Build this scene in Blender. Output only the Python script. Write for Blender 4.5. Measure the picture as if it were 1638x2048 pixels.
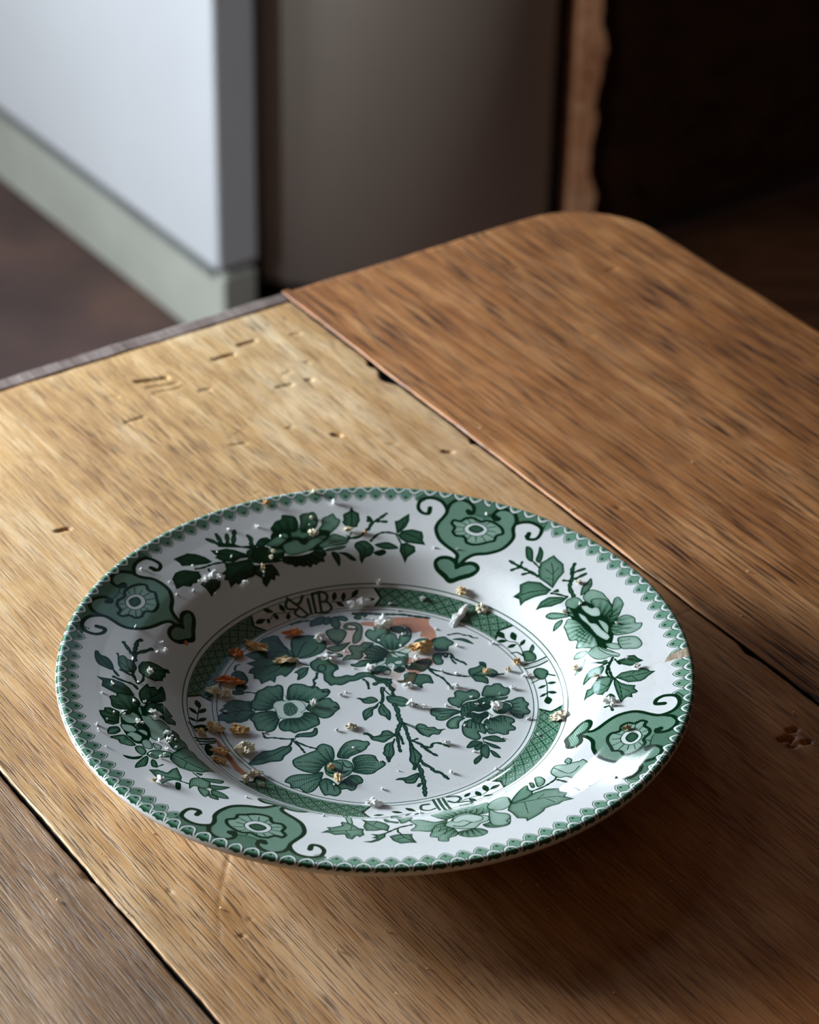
import bpy, math, random
import numpy as np
from mathutils import Vector, Matrix, noise as mnoise

for o in list(bpy.data.objects): bpy.data.objects.remove(o)
SC = bpy.context.scene
COL = SC.collection
TZ = 0.75                      # height of the table top above the floor

# ------------------------------------------------------------------ camera
cam_d = bpy.data.cameras.new('camera')
cam = bpy.data.objects.new('camera', cam_d)
COL.objects.link(cam)
_r = Vector((0.99977, 0.011925, 0.018076)); _u = Vector((-0.021655, 0.55056, 0.834515)); _b = Vector((0.0, -0.834711, 0.550689))
M = Matrix((( _r.x, _u.x, _b.x, 0.0109831), (_r.y, _u.y, _b.y, -0.7706723), (_r.z, _u.z, _b.z, 0.5957334 + TZ), (0, 0, 0, 1)))
cam.matrix_world = M
cam_d.sensor_fit = 'VERTICAL'; cam_d.sensor_height = 36.0; cam_d.sensor_width = 28.8
cam_d.lens = 5309.78 / 2048 * 36.0
cam_d.clip_start = 0.05; cam_d.clip_end = 30
cam_d.dof.use_dof = True
cam_d.dof.focus_distance = 0.93
cam_d.dof.aperture_fstop = 13.0
SC.camera = cam

# ------------------------------------------------------------------ world, light, exposure
w = bpy.data.worlds.new('room_air'); SC.world = w; w.use_nodes = True
w.node_tree.nodes['Background'].inputs[0].default_value = (0.80, 0.50, 0.31, 1)
w.node_tree.nodes['Background'].inputs[1].default_value = 0.06
SC.view_settings.view_transform = 'Standard'; SC.view_settings.look = 'None'
SC.view_settings.gamma = 1.0; SC.view_settings.exposure = 0.04; SC.view_settings.use_curve_mapping = False

def area(name, loc, target, sx, sy, power, col, spread=180):
    l = bpy.data.lights.new(name, 'AREA'); l.shape = 'RECTANGLE'; l.size = sx; l.size_y = sy
    l.energy = power; l.color = col; l.spread = math.radians(spread)
    o = bpy.data.objects.new(name, l); COL.objects.link(o)
    o.location = loc
    o.rotation_euler = (Vector(target) - Vector(loc)).to_track_quat('-Z', 'Y').to_euler()
    return o
# daylight through the window at the left, and a blue patch of sky through the high window ahead; plus two added fill lamps
area('daylight_left', (-0.83, 0.34, TZ + 0.200), (-0.02, 0.0, TZ), 0.36, 0.19, 28.5, (0.84, 0.93, 1.0))
area('cupboard_fill', (-1.55, 0.95, TZ + 0.75), (-0.30, 1.65, TZ - 0.2), 0.9, 0.9, 8.6, (0.90, 0.95, 1.0), 75)  # extra lamp added to brighten the cupboard front
lo = area('daylight_ahead', (0.10, 1.90, TZ + 1.52), (0.02, 0.0, TZ), 0.56, 0.44, 0.22, (0.36, 0.62, 1.0))
lo.rotation_euler.rotate_axis('Z', math.radians(-22))
area('daylight_back', (-0.17, 2.10, TZ + 1.00), (0.0, 0.0, TZ), 0.10, 0.09, 0.7, (0.80, 0.90, 1.0))
area('soft_back_fill', (-1.15, 1.65, TZ + 0.95), (-0.1, 0.0, TZ), 0.8, 0.6, 4.3, (0.66, 0.83, 1.0), 120)  # added wide lamp for soft fill, no window of its own

# ------------------------------------------------------------------ helpers
def mesh_obj(name, verts, faces, mats, parent=None, smooth=True, fm=None):
    me = bpy.data.meshes.new(name)
    me.from_pydata([tuple(v) for v in verts], [], [tuple(f) for f in faces])
    for m in (mats if isinstance(mats, (list, tuple)) else [mats]): me.materials.append(m)
    if smooth: me.polygons.foreach_set('use_smooth', [True] * len(me.polygons))
    if fm is not None: me.polygons.foreach_set('material_index', fm)
    me.update()
    o = bpy.data.objects.new(name, me); COL.objects.link(o)
    if parent: o.parent = parent
    return o
def thing(name, label, cat, loc=(0, 0, 0), rz=0.0, group=None):
    o = bpy.data.objects.new(name, None); COL.objects.link(o); o.location = loc; o.rotation_euler = (0, 0, rz)
    o['label'] = label; o['category'] = cat
    if group: o['group'] = group
    return o
def tag(o, label, cat, group=None):
    o['label'] = label; o['category'] = cat
    if group: o['group'] = group
    return o
def box(name, x0, y0, z0, x1, y1, z1, mat, parent=None, bev=0.0, seg=2):
    v = [(x, y, z) for z in (z0, z1) for y in (y0, y1) for x in (x0, x1)]
    f = [(0, 2, 3, 1), (4, 5, 7, 6), (0, 1, 5, 4), (2, 6, 7, 3), (0, 4, 6, 2), (1, 3, 7, 5)]
    o = mesh_obj(name, v, f, mat, parent, smooth=False)
    if bev:
        b = o.modifiers.new('edge', 'BEVEL'); b.width = bev; b.segments = seg; b.limit_method = 'NONE'
    return o

class NT:
    def __init__(s, name):
        s.m = bpy.data.materials.new(name); s.m.use_nodes = True; s.t = s.m.node_tree
        s.b = s.t.nodes['Principled BSDF']
    def n(s, typ, **kw):
        nd = s.t.nodes.new(typ)
        for k, v in kw.items():
            if k.startswith('i_'):
                key = k[2:]; key = int(key) if key.isdigit() else key.replace('_', ' ')
                nd.inputs[key].default_value = v
            else: setattr(nd, k, v)
        return nd
    def l(s, a, b): s.t.links.new(a, b)
    def math(s, op, a, b=None, clamp=False):
        nd = s.t.nodes.new('ShaderNodeMath'); nd.operation = op; nd.use_clamp = clamp
        for i, v in enumerate((a, b)):
            if v is None: continue
            if isinstance(v, (int, float)): nd.inputs[i].default_value = v
            else: s.l(v, nd.inputs[i])
        return nd.outputs[0]
    def mix(s, fac, a, b, mode='MIX'):
        nd = s.t.nodes.new('ShaderNodeMix'); nd.data_type = 'RGBA'; nd.blend_type = mode
        for k, v in ((0, fac), (6, a), (7, b)):
            if isinstance(v, (int, float)): nd.inputs[k].default_value = v
            elif isinstance(v, tuple): nd.inputs[k].default_value = v if len(v) == 4 else (*v, 1)
            else: s.l(v, nd.inputs[k])
        return nd.outputs[2]
    def ramp(s, fac, stops, interp='LINEAR'):
        nd = s.t.nodes.new('ShaderNodeValToRGB'); cr = nd.color_ramp; cr.interpolation = interp
        while len(cr.elements) < len(stops): cr.elements.new(0.5)
        for e, (p, c) in zip(cr.elements, stops):
            e.position = p; e.color = c if len(c) == 4 else (*c, 1)
        s.l(fac, nd.inputs[0]); return nd.outputs[0]
    def noise(s, scale, xyz=(1, 1, 1), detail=4, rough=0.55, dist=0.0, loc=(0, 0, 0)):
        tc = s.n('ShaderNodeTexCoord'); mp = s.n('ShaderNodeMapping')
        mp.inputs['Scale'].default_value = xyz; mp.inputs['Location'].default_value = loc
        s.l(tc.outputs['Object'], mp.inputs[0])
        nz = s.n('ShaderNodeTexNoise'); nz.inputs['Scale'].default_value = scale; nz.inputs['Detail'].default_value = detail
        nz.inputs['Roughness'].default_value = rough; nz.inputs['Distortion'].default_value = dist
        s.l(mp.outputs[0], nz.inputs[0]); return nz.outputs[0]

def plain(name, col, rough=0.5, spec=0.5, var=0.15, scale=20):
    m = NT(name); nz = m.noise(scale)
    c = m.ramp(nz, [(0.3, tuple(x * (1 - var) for x in col)), (0.7, tuple(min(1, x * (1 + var)) for x in col))])
    m.l(c, m.b.inputs['Base Color']); m.b.inputs['Roughness'].default_value = rough
    m.b.inputs['Specular IOR Level'].default_value = spec
    return m.m

def wood(name, dark, mid, light, pore, seed=0.0, fine=1.0, rough=0.42, porestr=0.6, bump=0.25, patch=0.4, spec=0.5, grad=None, mot=0.14, along=1.0, gmin=0.15):
    """long grain along local x, pores and wear"""
    m = NT(name); L = (seed * 3.1, seed * 1.7, seed)
    broad = m.noise(1.0, (2.2, 16, 16), 4, 0.55, 0.6, L)
    fineg = m.noise(1.0, (15 * along, 620 * fine, 300), 6, 0.65, 0.25, L)
    mid_g = m.noise(1.0, (9, 130, 90), 5, 0.6, 0.4, L)
    mott = m.noise(38, (0.7, 1, 1), 5, 0.6, 0.3, L)
    v = m.math('ADD', m.math('MULTIPLY', broad, 0.30), m.math('MULTIPLY', fineg, 0.50 - mot))
    v = m.math('ADD', v, m.math('MULTIPLY', mid_g, 0.24))
    v = m.math('ADD', v, m.math('MULTIPLY', mott, mot))
    c = m.ramp(v, [(0.40, dark), (0.51, mid), (0.63, light)])
    po = m.noise(1.0, (32 * along, 1050 * fine, 500), 2, 0.5, 0.1, (seed + 5, seed, 0))
    pm = m.ramp(po, [(0.52, (0, 0, 0)), (0.62, (1, 1, 1))])
    gate = m.ramp(m.noise(1.0, (3.5, 22, 20), 3, 0.5, 0.2, (seed, 9, 2)), [(0.36, (gmin, gmin, gmin)), (0.6, (1, 1, 1))])
    pmv = m.math('MULTIPLY', m.math('MULTIPLY', pm, gate), porestr)
    c = m.mix(pmv, c, pore)
    pt = m.ramp(m.noise(9, (0.8, 1.3, 1), 4, 0.6, 0.3, (seed * 2, 4, 1)), [(0.38, (0, 0, 0)), (0.70, (1, 1, 1))])
    c = m.mix(m.math('MULTIPLY', pt, patch), c, m.mix(1.0, c, (0.62, 0.50, 0.42), 'MULTIPLY'))
    # faint random scratches
    sc = m.ramp(m.noise(60, (0.25, 3.0, 1), 1, 0.4, 1.8, (7, seed, 3)), [(0.72, (0, 0, 0)), (0.76, (1, 1, 1))])
    c = m.mix(m.math('MULTIPLY', sc, 0.30), c, light)
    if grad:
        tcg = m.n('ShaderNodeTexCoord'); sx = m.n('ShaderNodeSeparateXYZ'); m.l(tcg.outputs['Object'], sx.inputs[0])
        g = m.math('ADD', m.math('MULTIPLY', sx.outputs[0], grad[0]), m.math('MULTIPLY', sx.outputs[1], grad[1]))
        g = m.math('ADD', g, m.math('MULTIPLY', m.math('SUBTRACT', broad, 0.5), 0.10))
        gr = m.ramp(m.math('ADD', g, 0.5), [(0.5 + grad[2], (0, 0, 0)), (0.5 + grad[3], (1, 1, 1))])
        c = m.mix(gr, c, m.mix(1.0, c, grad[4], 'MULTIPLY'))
    m.l(c, m.b.inputs['Base Color'])
    rr = m.math('ADD', m.math('MULTIPLY', mott, 0.25), rough - 0.10)
    m.l(rr, m.b.inputs['Roughness']); m.b.inputs['Specular IOR Level'].default_value = spec
    h = m.math('SUBTRACT', m.math('ADD', m.math('MULTIPLY', fineg, 0.5), m.math('MULTIPLY', mott, 0.3)), m.math('MULTIPLY', pm, 0.45))
    bp = m.n('ShaderNodeBump'); bp.inputs['Strength'].default_value = bump; bp.inputs['Distance'].default_value = 0.0007
    m.l(h, bp.inputs['Height']); m.l(bp.outputs[0], m.b.inputs['Normal'])
    return m

# ------------------------------------------------------------------ setting
m_floor = NT('worn_red_brown_floor')
_n = m_floor.noise(5, (1, 1, 1), 5, 0.6)
m_floor.l(m_floor.ramp(_n, [(0.30, (0.035, 0.018, 0.016)), (0.55, (0.085, 0.045, 0.038)), (0.75, (0.15, 0.075, 0.055))]), m_floor.b.inputs['Base Color'])
m_floor.b.inputs['Roughness'].default_value = 0.45
m_wall = plain('dim_plaster', (0.10, 0.085, 0.07), 0.8)
m_white = plain('white_paint', (0.72, 0.76, 0.80), 0.42, 0.4, 0.03, 6)
m_grey = plain('warm_grey_enamel', (0.62, 0.55, 0.47), 0.38, 0.5, 0.04, 4)
m_black = plain('dark_gap', (0.012, 0.009, 0.008), 0.8, 0.2)
fl = box('floor', -3.0, -2.5, -0.05, 3.0, 3.2, 0.0, m_floor.m); fl['kind'] = 'structure'
wb = box('wall_back', -3.0, 3.2, 0.0, 3.0, 3.3, 2.6, m_wall); wb['kind'] = 'structure'
wr = box('wall_right', 3.0, -2.5, 0.0, 3.1, 3.2, 2.6, m_wall); wr['kind'] = 'structure'

# ------------------------------------------------------------------ furniture beyond the table
def wallbox(name, p0, p1, depth, z0, z1, mat, parent, bev=0.004):
    """box whose front runs from p0 to p1 on plan and which is `depth` thick behind (to the left of p0->p1)"""
    p0 = Vector(p0); p1 = Vector(p1); d = (p1 - p0); nrm = Vector((-d.y, d.x)).normalized() * depth
    v = []
    for z in (z0, z1):
        for q in (p0, p1, p1 + nrm, p0 + nrm): v.append((q.x, q.y, z))
    f = [(0, 3, 2, 1), (4, 5, 6, 7)] + [(i, (i + 1) % 4, 4 + (i + 1) % 4, 4 + i) for i in range(4)]
    o = mesh_obj(name, v, f, mat, parent, smooth=False)
    b = o.modifiers.new('edge', 'BEVEL'); b.width = bev; b.segments = 3
    return o
# white cupboard: long face from far left to the near corner, then a short return
CA = Vector((-0.183, 1.541)); CD = Vector((-0.45, 1.91)) - CA; CD.normalize(); CB = CA + CD * 1.15
CN = Vector((-CD.y, CD.x))            # towards the room on the left
cup = thing('white_cupboard', 'white painted cupboard with a paler plinth, standing at the left beyond the table', 'cupboard', (CA.x, CA.y, 0))
def rel(o): 
    o.location = (-CA.x, -CA.y, 0); return o
m_plinth = plain('pale_green_plinth', (0.50, 0.53, 0.47), 0.5, 0.4, 0.12, 8)
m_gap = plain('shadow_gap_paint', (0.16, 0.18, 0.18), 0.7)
rel(wallbox('body', CA + (CD * .0), CB, -0.048, 0.098, 1.36, m_white, cup))
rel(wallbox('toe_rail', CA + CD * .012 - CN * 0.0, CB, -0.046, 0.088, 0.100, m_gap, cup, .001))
rel(wallbox('plinth', CA + CD * .0 + CN * (-.006), CB + CN * (-.006), -0.040, 0.0, 0.090, m_plinth, cup, .003))
# grey curved appliance side beyond the gap
G0 = Vector((-0.142, 1.615)); GD = Vector((0.95, 0.31)).normalized(); GN = Vector((GD.y, -GD.x))
fr = thing('grey_refrigerator', 'tall plain warm-grey appliance with a softly rounded edge, behind the table corner', 'refrigerator', (G0.x, G0.y, 0))
def rounded_prism(name, pts, z0, z1, mat, parent):
    n = len(pts); v = [(p.x, p.y, z) for z in (z0, z1) for p in pts]
    f = [(i, (i + 1) % n, n + (i + 1) % n, n + i) for i in range(n)] + [tuple(range(n))[::-1], tuple(range(n, 2 * n))]
    o = mesh_obj(name, v, f, mat, parent, smooth=True); o.data.polygons.foreach_set('use_smooth', [i < n for i in range(n + 2)])
    return o
pts = []
RC = 0.20
c0 = G0 + GD * .035 - GN * RC * 0 
# front is gently bowed: bright beside the gap, turning away from the light to the right
for i in range(25):
    t = i / 24; a = math.radians(-32 + 64 * t); pts.append(G0 + GD * (.152 + .152 * math.sin(a) / math.sin(math.radians(32))) + GN * (.287 * (math.cos(a) - math.cos(math.radians(32)))))
pts.append(G0 + GD * .304 - GN * .25); pts.append(G0 - GN * .25)
rounded_prism('body', [p - G0 for p in pts], 0.05, 1.45, m_grey, fr)
rounded_prism('base', [(p - G0) * .97 for p in pts], 0.0, 0.052, m_black, fr)
# dark wooden cabinet at the right with a worn, lighter front post
W0 = Vector((0.171, 1.735)); 
m_dk = wood('dark_stained_wood_and_floor_shade', (0.012, 0.004, 0.002), (0.034, 0.012, 0.005), (0.062, 0.025, 0.010), (0.004, 0.002, 0.002), 20.0, .5, .45, .4, .2, .4, .3)  # cabinet wood, also used for the panel imitating floor shade
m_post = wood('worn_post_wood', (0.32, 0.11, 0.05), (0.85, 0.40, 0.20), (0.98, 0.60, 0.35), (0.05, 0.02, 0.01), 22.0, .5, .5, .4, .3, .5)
WD = Vector((0.81, 0.58)).normalized(); WN = Vector((WD.y, -WD.x))
cab = thing('dark_wood_cabinet', 'very dark wooden cabinet with a chipped lighter edge post, at the right beyond the table', 'cabinet', (W0.x, W0.y, 0))
def wb2(name, s0, s1, n0, n1, z0, z1, mat, bev=.003):
    v = []
    for z in (z0, z1):
        for s, n in ((s0, n0), (s1, n0), (s1, n1), (s0, n1)):
            q = WD * s + WN * n; v.append((q.x, q.y, z))
    f = [(0, 3, 2, 1), (4, 5, 6, 7)] + [(i, (i + 1) % 4, 4 + (i + 1) % 4, 4 + i) for i in range(4)]
    # make sure normals face out
    o = mesh_obj(name, v, [q[::-1] for q in f], mat, cab, smooth=False); b = o.modifiers.new('edge', 'BEVEL'); b.width = bev; b.segments = 3; return o
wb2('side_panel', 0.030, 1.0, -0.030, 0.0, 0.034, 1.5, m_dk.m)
wb2('floor_shade_panel', 0.036, 1.15, 0.012, 0.75, 0.0, 0.020, m_dk.m)  # low dark panel added in place of the shaded floor
# the post: slim, wavy and chipped along its edge
pv, pf = [], []; NZ = 90
for i in range(NZ + 1):
    z = 1.35 * i / NZ
    wv = 0.0045 * math.sin(z * 31) + 0.003 * math.sin(z * 77 + 1) + 0.002 * math.sin(z * 150)
    for s, n in ((0.0, 0.004), (0.022 + wv, 0.010), (0.032 + wv, -0.004), (0.034, -0.014), (0.0, -0.014)):
        q = WD * s + WN * n; pv.append((q.x, q.y, z))
for i in range(NZ):
    for j in range(5): a = i * 5 + j; b = i * 5 + (j + 1) % 5; pf.append((b, a, a + 5, b + 5))
pf.append((0, 1, 2, 3, 4)); pf.append(tuple(NZ * 5 + j for j in (4, 3, 2, 1, 0)))
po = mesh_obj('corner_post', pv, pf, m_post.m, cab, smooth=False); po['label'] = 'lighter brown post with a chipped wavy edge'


# ------------------------------------------------------------------ table
PHI = -0.9583
U0, VC = -0.288, 0.329          # far edge and right edge in table coordinates
VA, VB = 0.1400, -0.1303        # the two long joints
table = thing('kitchen_table', 'worn wooden plank table with rounded corner, three boards and an edge strip', 'table', (0, 0, TZ), PHI)
PH = TZ
MARKS = [(-2520, 429, -2484, 554, 1.8, 0.9), (-2448, 441, -2417, 574, 1.4, 0.45), (-2393, 442, -2372, 569, 1.2, 0.4), (-2559, 972, -2560, 1057, 1.3, 0.9), (-2507, 813, -2501, 909, 1.5, 0.8), (-2253, 225, -2252, 314, 1.3, 0.5), (-2306, 628, -2299, 672, 1.5, 0.5), (-2514, 1222, -2505, 1262, 1.2, 0.5), (-2148, 925, -2146, 995, 1.4, 0.5), (-2237, 1008, -2235, 1046, 1.2, 0.4), (-2136, 1072, -2132, 1086, 1.4, 0.9), (-1683, 919, -1667, 934, 1.5, 1.2), (-1675, -418, -1666, -369, 1.4, 1.0), (-1852, 505, -1832, 567, 1.2, 0.5), (-2479, 257, -2462, 300, 1.2, 0.4), (-2271, 1147, -2268, 1168, 1.2, 0.5), (-1836, 783, -1836, 799, 1.2, 0.5), (-1687, 915, -1677, 931, 1.3, 1.0), (-1320, 1236, -1307, 1257, 1.5, 1.2), (-1495, 1072, -1478, 1098, 1, 0.5), (-582, 1580, -577, 1593, 1.2, 1.0), (943, 1145, 953, 1190, 2.0, 1.8), (921, 1200, 926, 1222, 1.8, 1.8), (990, 1149, 991, 1170, 1.8, 1.8), (1003, 1198, 1008, 1216, 1.6, 1.8), (940, 1179, 977, 1168, 1.4, 1.6), (365, -846, 492, -944, 0.6, 0.7), (492, -944, 601, -1027, 0.55, 0.5), (601, -1027, 755, -1115, 0.5, 0.4), (439, -1125, 451, -1125, 1, 0.5), (763, -1040, 760, -1028, 1.0, 0.6), (714, -985, 709, -968, 0.7, 0.4), (994, -1095, 969, -1062, 0.6, 0.3), (170, -1402, 269, -1410, 1.6, 0.4), (224, -1320, 250, -1313, 2.5, 0.5), (520, -1393, 517, -1367, 0.8, 0.3), (969, -534, 1078, -433, 0.5, 0.3), (1342, -582, 1326, -513, 0.5, 0.3), (143, 1312, 141, 1432, 0.6, 0.5), (-2218, 2810, -2216, 2861, 1.2, 0.6), (-2476, 2405, -2461, 2452, 1.2, 0.5), (-1785, 2335, -1775, 2371, 1.2, 0.5), (-1467, -109, -1464, 9, 0.6, 0.4), (-1472, 346, -1480, 423, 0.6, 0.4), (-1910, 540, -1928, 625, 0.7, 0.4)]

def seg_d(px, py, x0, y0, x1, y1):
    dx, dy = x1 - x0, y1 - y0; L = dx * dx + dy * dy + 1e-12
    t = np.clip(((px - x0) * dx + (py - y0) * dy) / L, 0, 1)
    return np.hypot(px - x0 - t * dx, py - y0 - t * dy), t
def wob(u, s, a):
    return a * (np.sin(u * 61 + s) + 0.6 * np.sin(u * 173 + 2 * s) + 0.45 * np.sin(u * 411 + 3 * s) + 0.3 * np.sin(u * 990 + s)) / 2
def plank(name, us, v0f, v1f, nv, ztop, mat, label, seed, thick=0.026, rnd=0.0012, corner=False, grime=(1, 1)):
    us = np.asarray(us); n = len(us)
    wd_ = float(abs(v1f(us[:1])[0] - v0f(us[:1])[0])); eo = np.array([0, .0002, .00045, .0008, .0013, .0020, .0028, .0037]) / wd_
    ts = np.concatenate([eo, np.linspace(eo[-1], 1 - eo[-1], nv - 14)[1:-1], 1 - eo[::-1]]); nv = len(ts)
    U = np.repeat(us[:, None], nv, 1); V = v0f(us)[:, None] * (1 - ts) + v1f(us)[:, None] * ts
    Z = np.full_like(U, ztop)
    ed = np.minimum(V - v0f(us)[:, None], v1f(us)[:, None] - V)
    if corner:      # rounded far right corner, radius 42 mm
        R = 0.046; cu, cv = U0 + R, VC - R
        w_ = np.clip((cu - U) / R, 0, 1)
        vmax = np.where(U < cu, cv + np.sqrt(np.maximum(R * R - (cu - U) ** 2, 0)), VC)
        V = v0f(us)[:, None] * (1 - ts) + vmax[:, :1] * ts
        ed = np.minimum(V - v0f(us)[:, None], vmax - V)
        inc = (U < cu) & (V > cv)
        ed = np.minimum(ed, np.where(inc, R - np.hypot(U - cu, V - cv), 1))
    ed = np.minimum(ed, U - us[0])
    rl = np.where(V - v0f(us)[:, None] < .004, min(rnd, .0007), rnd)
    k = np.clip(1 - ed / rl, 0, 1)
    Z -= rl * (1 - np.sqrt(np.maximum(1 - k * k, 0)))
    for (a, b, c, d, wd, dep) in MARKS:
        a, b, c, d = a / 1e4, b / 1e4, c / 1e4, d / 1e4
        if max(b, d) < V.min() - .01 or min(b, d) > V.max() + .01: continue
        D, t = seg_d(U + wob(V, 3, .0004), V + wob(U, 2, .0004), a, b, c, d)
        s = wd * 0.00055; dep = dep * min(1, wd / 1.4)
        Z -= dep * 0.0014 * np.exp(-(D / s) ** 2)
    # gentle unevenness of old boards
    Z += 0.00022 * np.sin(U * 37 + seed) * np.sin(V * 61 + seed) + 0.00010 * np.sin(V * 240 + 9 * np.sin(U * 14) + seed)
    verts = np.stack([U, V, Z], -1).reshape(-1, 3)
    i = np.arange((n - 1) * (nv - 1)); r_, c_ = i // (nv - 1), i % (nv - 1)
    q = np.stack([r_ * nv + c_, (r_ + 1) * nv + c_, (r_ + 1) * nv + c_ + 1, r_ * nv + c_ + 1], 1)
    # skirt: boundary loop copied down
    loop = [j for j in range(nv)] + [k_ * nv + nv - 1 for k_ in range(1, n)] + [(n - 1) * nv + j for j in range(nv - 2, -1, -1)] + [k_ * nv for k_ in range(n - 2, 0, -1)]
    base = len(verts); low = verts[loop].copy(); low[:, 2] = ztop - thick
    verts = np.vstack([verts, low]); L = len(loop)
    sk = [(loop[j], loop[(j + 1) % L], base + (j + 1) % L, base + j) for j in range(L)]
    me = bpy.data.meshes.new(name)
    faces = q.tolist() + sk + [tuple(base + j for j in range(L))]
    me.from_pydata(verts.tolist(), [], faces); me.materials.append(mat); me.materials.append(m_black)
    lo_, hi_ = [], []
    for j in range(L):
        a_, b_ = loop[j], loop[(j + 1) % L]
        on0 = a_ % nv == 0 and b_ % nv == 0; on1 = a_ % nv == nv - 1 and b_ % nv == nv - 1
        lo_.append(1 if (on0 and grime[0]) or (on1 and grime[1]) else 0)
    me.polygons.foreach_set('material_index', [0] * len(q) + lo_ + [0])
    sm = [True] * len(q) + [False] * (L + 1); me.polygons.foreach_set('use_smooth', sm); me.update()
    o = bpy.data.objects.new(name, me); COL.objects.link(o); o.parent = table
    if label: o['label'] = label
    return o
def urange(a, fine_to, b, step):
    return np.concatenate([np.linspace(a, a + .002, 5)[:-1], np.arange(a + .002, fine_to, step), np.linspace(fine_to, b, 20)])
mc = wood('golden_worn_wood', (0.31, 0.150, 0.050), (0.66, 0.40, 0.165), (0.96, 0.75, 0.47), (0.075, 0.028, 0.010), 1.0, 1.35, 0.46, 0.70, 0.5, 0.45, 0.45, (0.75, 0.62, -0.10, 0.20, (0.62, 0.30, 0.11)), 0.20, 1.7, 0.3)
mr = wood('red_brown_open_grain_wood', (0.17, 0.052, 0.013), (0.44, 0.178, 0.055), (0.74, 0.38, 0.16), (0.030, 0.011, 0.008), 4.0, 0.88, 0.46, 1.0, 0.6, 0.4, 0.35, None, 0.18, 0.9, 0.6)
ml = wood('brown_weathered_wood', (0.16, 0.078, 0.032), (0.38, 0.215, 0.10), (0.66, 0.45, 0.27), (0.055, 0.026, 0.012), 7.0, 1.35, 0.50, 0.75, 0.55, 0.4, 0.45, None, 0.16, 1.7, 0.25)
me_ = wood('grey_edge_wood', (0.14, 0.10, 0.085), (0.26, 0.20, 0.18), (0.42, 0.36, 0.34), (0.08, 0.05, 0.04), 9.0, 1.0, 0.45, 0.5, 0.4, 0.3)
# gap chipped out of the middle board beside the joint
def va_c(u): return VA - 0.0009 + wob(u, 1.3, 0.0003) - 0.0042 * np.exp(-((u + 0.196) / 0.0065) ** 2) - 0.0022 * np.exp(-((u + 0.209) / 0.003) ** 2) - 0.0018 * np.exp(-((u + 0.1315) / 0.0018) ** 2) - 0.0013 * np.exp(-((u - 0.047) / 0.004) ** 2)
def va_r(u): return VA + 0.0002 + wob(u, 4.1, 0.00025)
def vb_c(u): return VB + 0.0003 + wob(u, 2.2, 0.0003)
def vb_l(u): return VB - 0.0009 + wob(u, 5.2, 0.0004)
UE = U0 + 0.0098
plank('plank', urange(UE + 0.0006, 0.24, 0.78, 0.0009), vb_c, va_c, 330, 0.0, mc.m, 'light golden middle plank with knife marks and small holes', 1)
plank('plank', urange(U0, 0.10, 0.78, 0.0016), va_r, lambda u: np.full_like(u, VC), 170, 0.0002, mr.m, 'red-brown plank with dark open pores and a rounded corner', 5, corner=True, rnd=0.0035, grime=(1, 0))
plank('plank', urange(UE + 0.0006, 0.24, 0.78, 0.0016), lambda u: np.full_like(u, VB - 0.27), vb_l, 160, -0.0002, ml.m, 'weathered brown plank at the lower left', 8, grime=(0, 1))
# narrow strip along the far edge, outside the ends of the two left boards
es_u = np.linspace(VB - 0.27, VA - 0.001, 330)
def strip():
    prof = [(0, -0.022), (0, -0.0022), (0.0008, -0.0007), (0.0022, 0.0), (0.0085, -0.0003), (0.0096, -0.0012), (0.0098, -0.022)]
    vs, fs = [], []
    for i, v in enumerate(es_u):
        for a, z in prof:
            vs.append((U0 + a + (wob(np.array(v), 3.3, 0.0003) if a > 0.002 else wob(np.array(v), 1.1, 0.00025)), v, z + wob(np.array(v), 6.0, 0.0002)))
    k = len(prof)
    for i in range(len(es_u) - 1):
        for j in range(k - 1): fs.append((i * k + j, (i + 1) * k + j, (i + 1) * k + j + 1, i * k + j + 1))
        fs.append((i * k + k - 1, (i + 1) * k + k - 1, (i + 1) * k, i * k))
    fs.append(tuple(range(k))[::-1]); fs.append(tuple((len(es_u) - 1) * k + j for j in range(k)))
    o = mesh_obj('edge_strip', vs, fs, me_.m, table, smooth=False); o['label'] = 'narrow greyish strip along the far edge'
strip()
# dark filler showing in the joints (the tongues of the boards)
box('joint_filler', U0 + 0.012, VB - 0.004, -0.020, 0.77, VB + 0.004, -0.0030, m_black, table)
box('joint_filler', U0 + 0.012, VA - 0.0075, -0.020, 0.77, VA + 0.004, -0.0030, m_black, table)
mdk = wood('table_base_wood', (0.08, 0.035, 0.015), (0.16, 0.08, 0.035), (0.25, 0.13, 0.06), (0.03, 0.015, 0.01), 12.0)
for (a, b, c, d) in ((U0 + .03, VB - .24, U0 + .05, VC - .03), (0.73, VB - .24, 0.75, VC - .03), (U0 + .05, VC - .05, .73, VC - .03), (U0 + .05, VB - .24, .73, VB - .22)):
    box('apron', a, b, -0.125, c, d, -0.0265, mdk.m, table, 0.002)
for (a, b) in ((U0 + .05, VB - .22), (U0 + .05, VC - .05), (.73, VB - .22), (.73, VC - .05)):
    vs = []; sa = 1 if a < 0 else -1; sb = 1 if b < 0 else -1
    for z, s in ((-PH, .030), (-0.13, .055), (-0.0265, .055)):
        for x, y in ((0, 0), (1, 0), (1, 1), (0, 1)): vs.append((a + sa * x * s - sa * .002, b + sb * y * s - sb * .002, z))
    fs = [(0, 1, 2, 3), (8, 9, 10, 11)] + [(i * 4 + j, i * 4 + (j + 1) % 4, i * 4 + 4 + (j + 1) % 4, i * 4 + 4 + j) for i in range(2) for j in range(4)]
    mesh_obj('leg', vs, fs, mdk.m, table, smooth=False)

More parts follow.
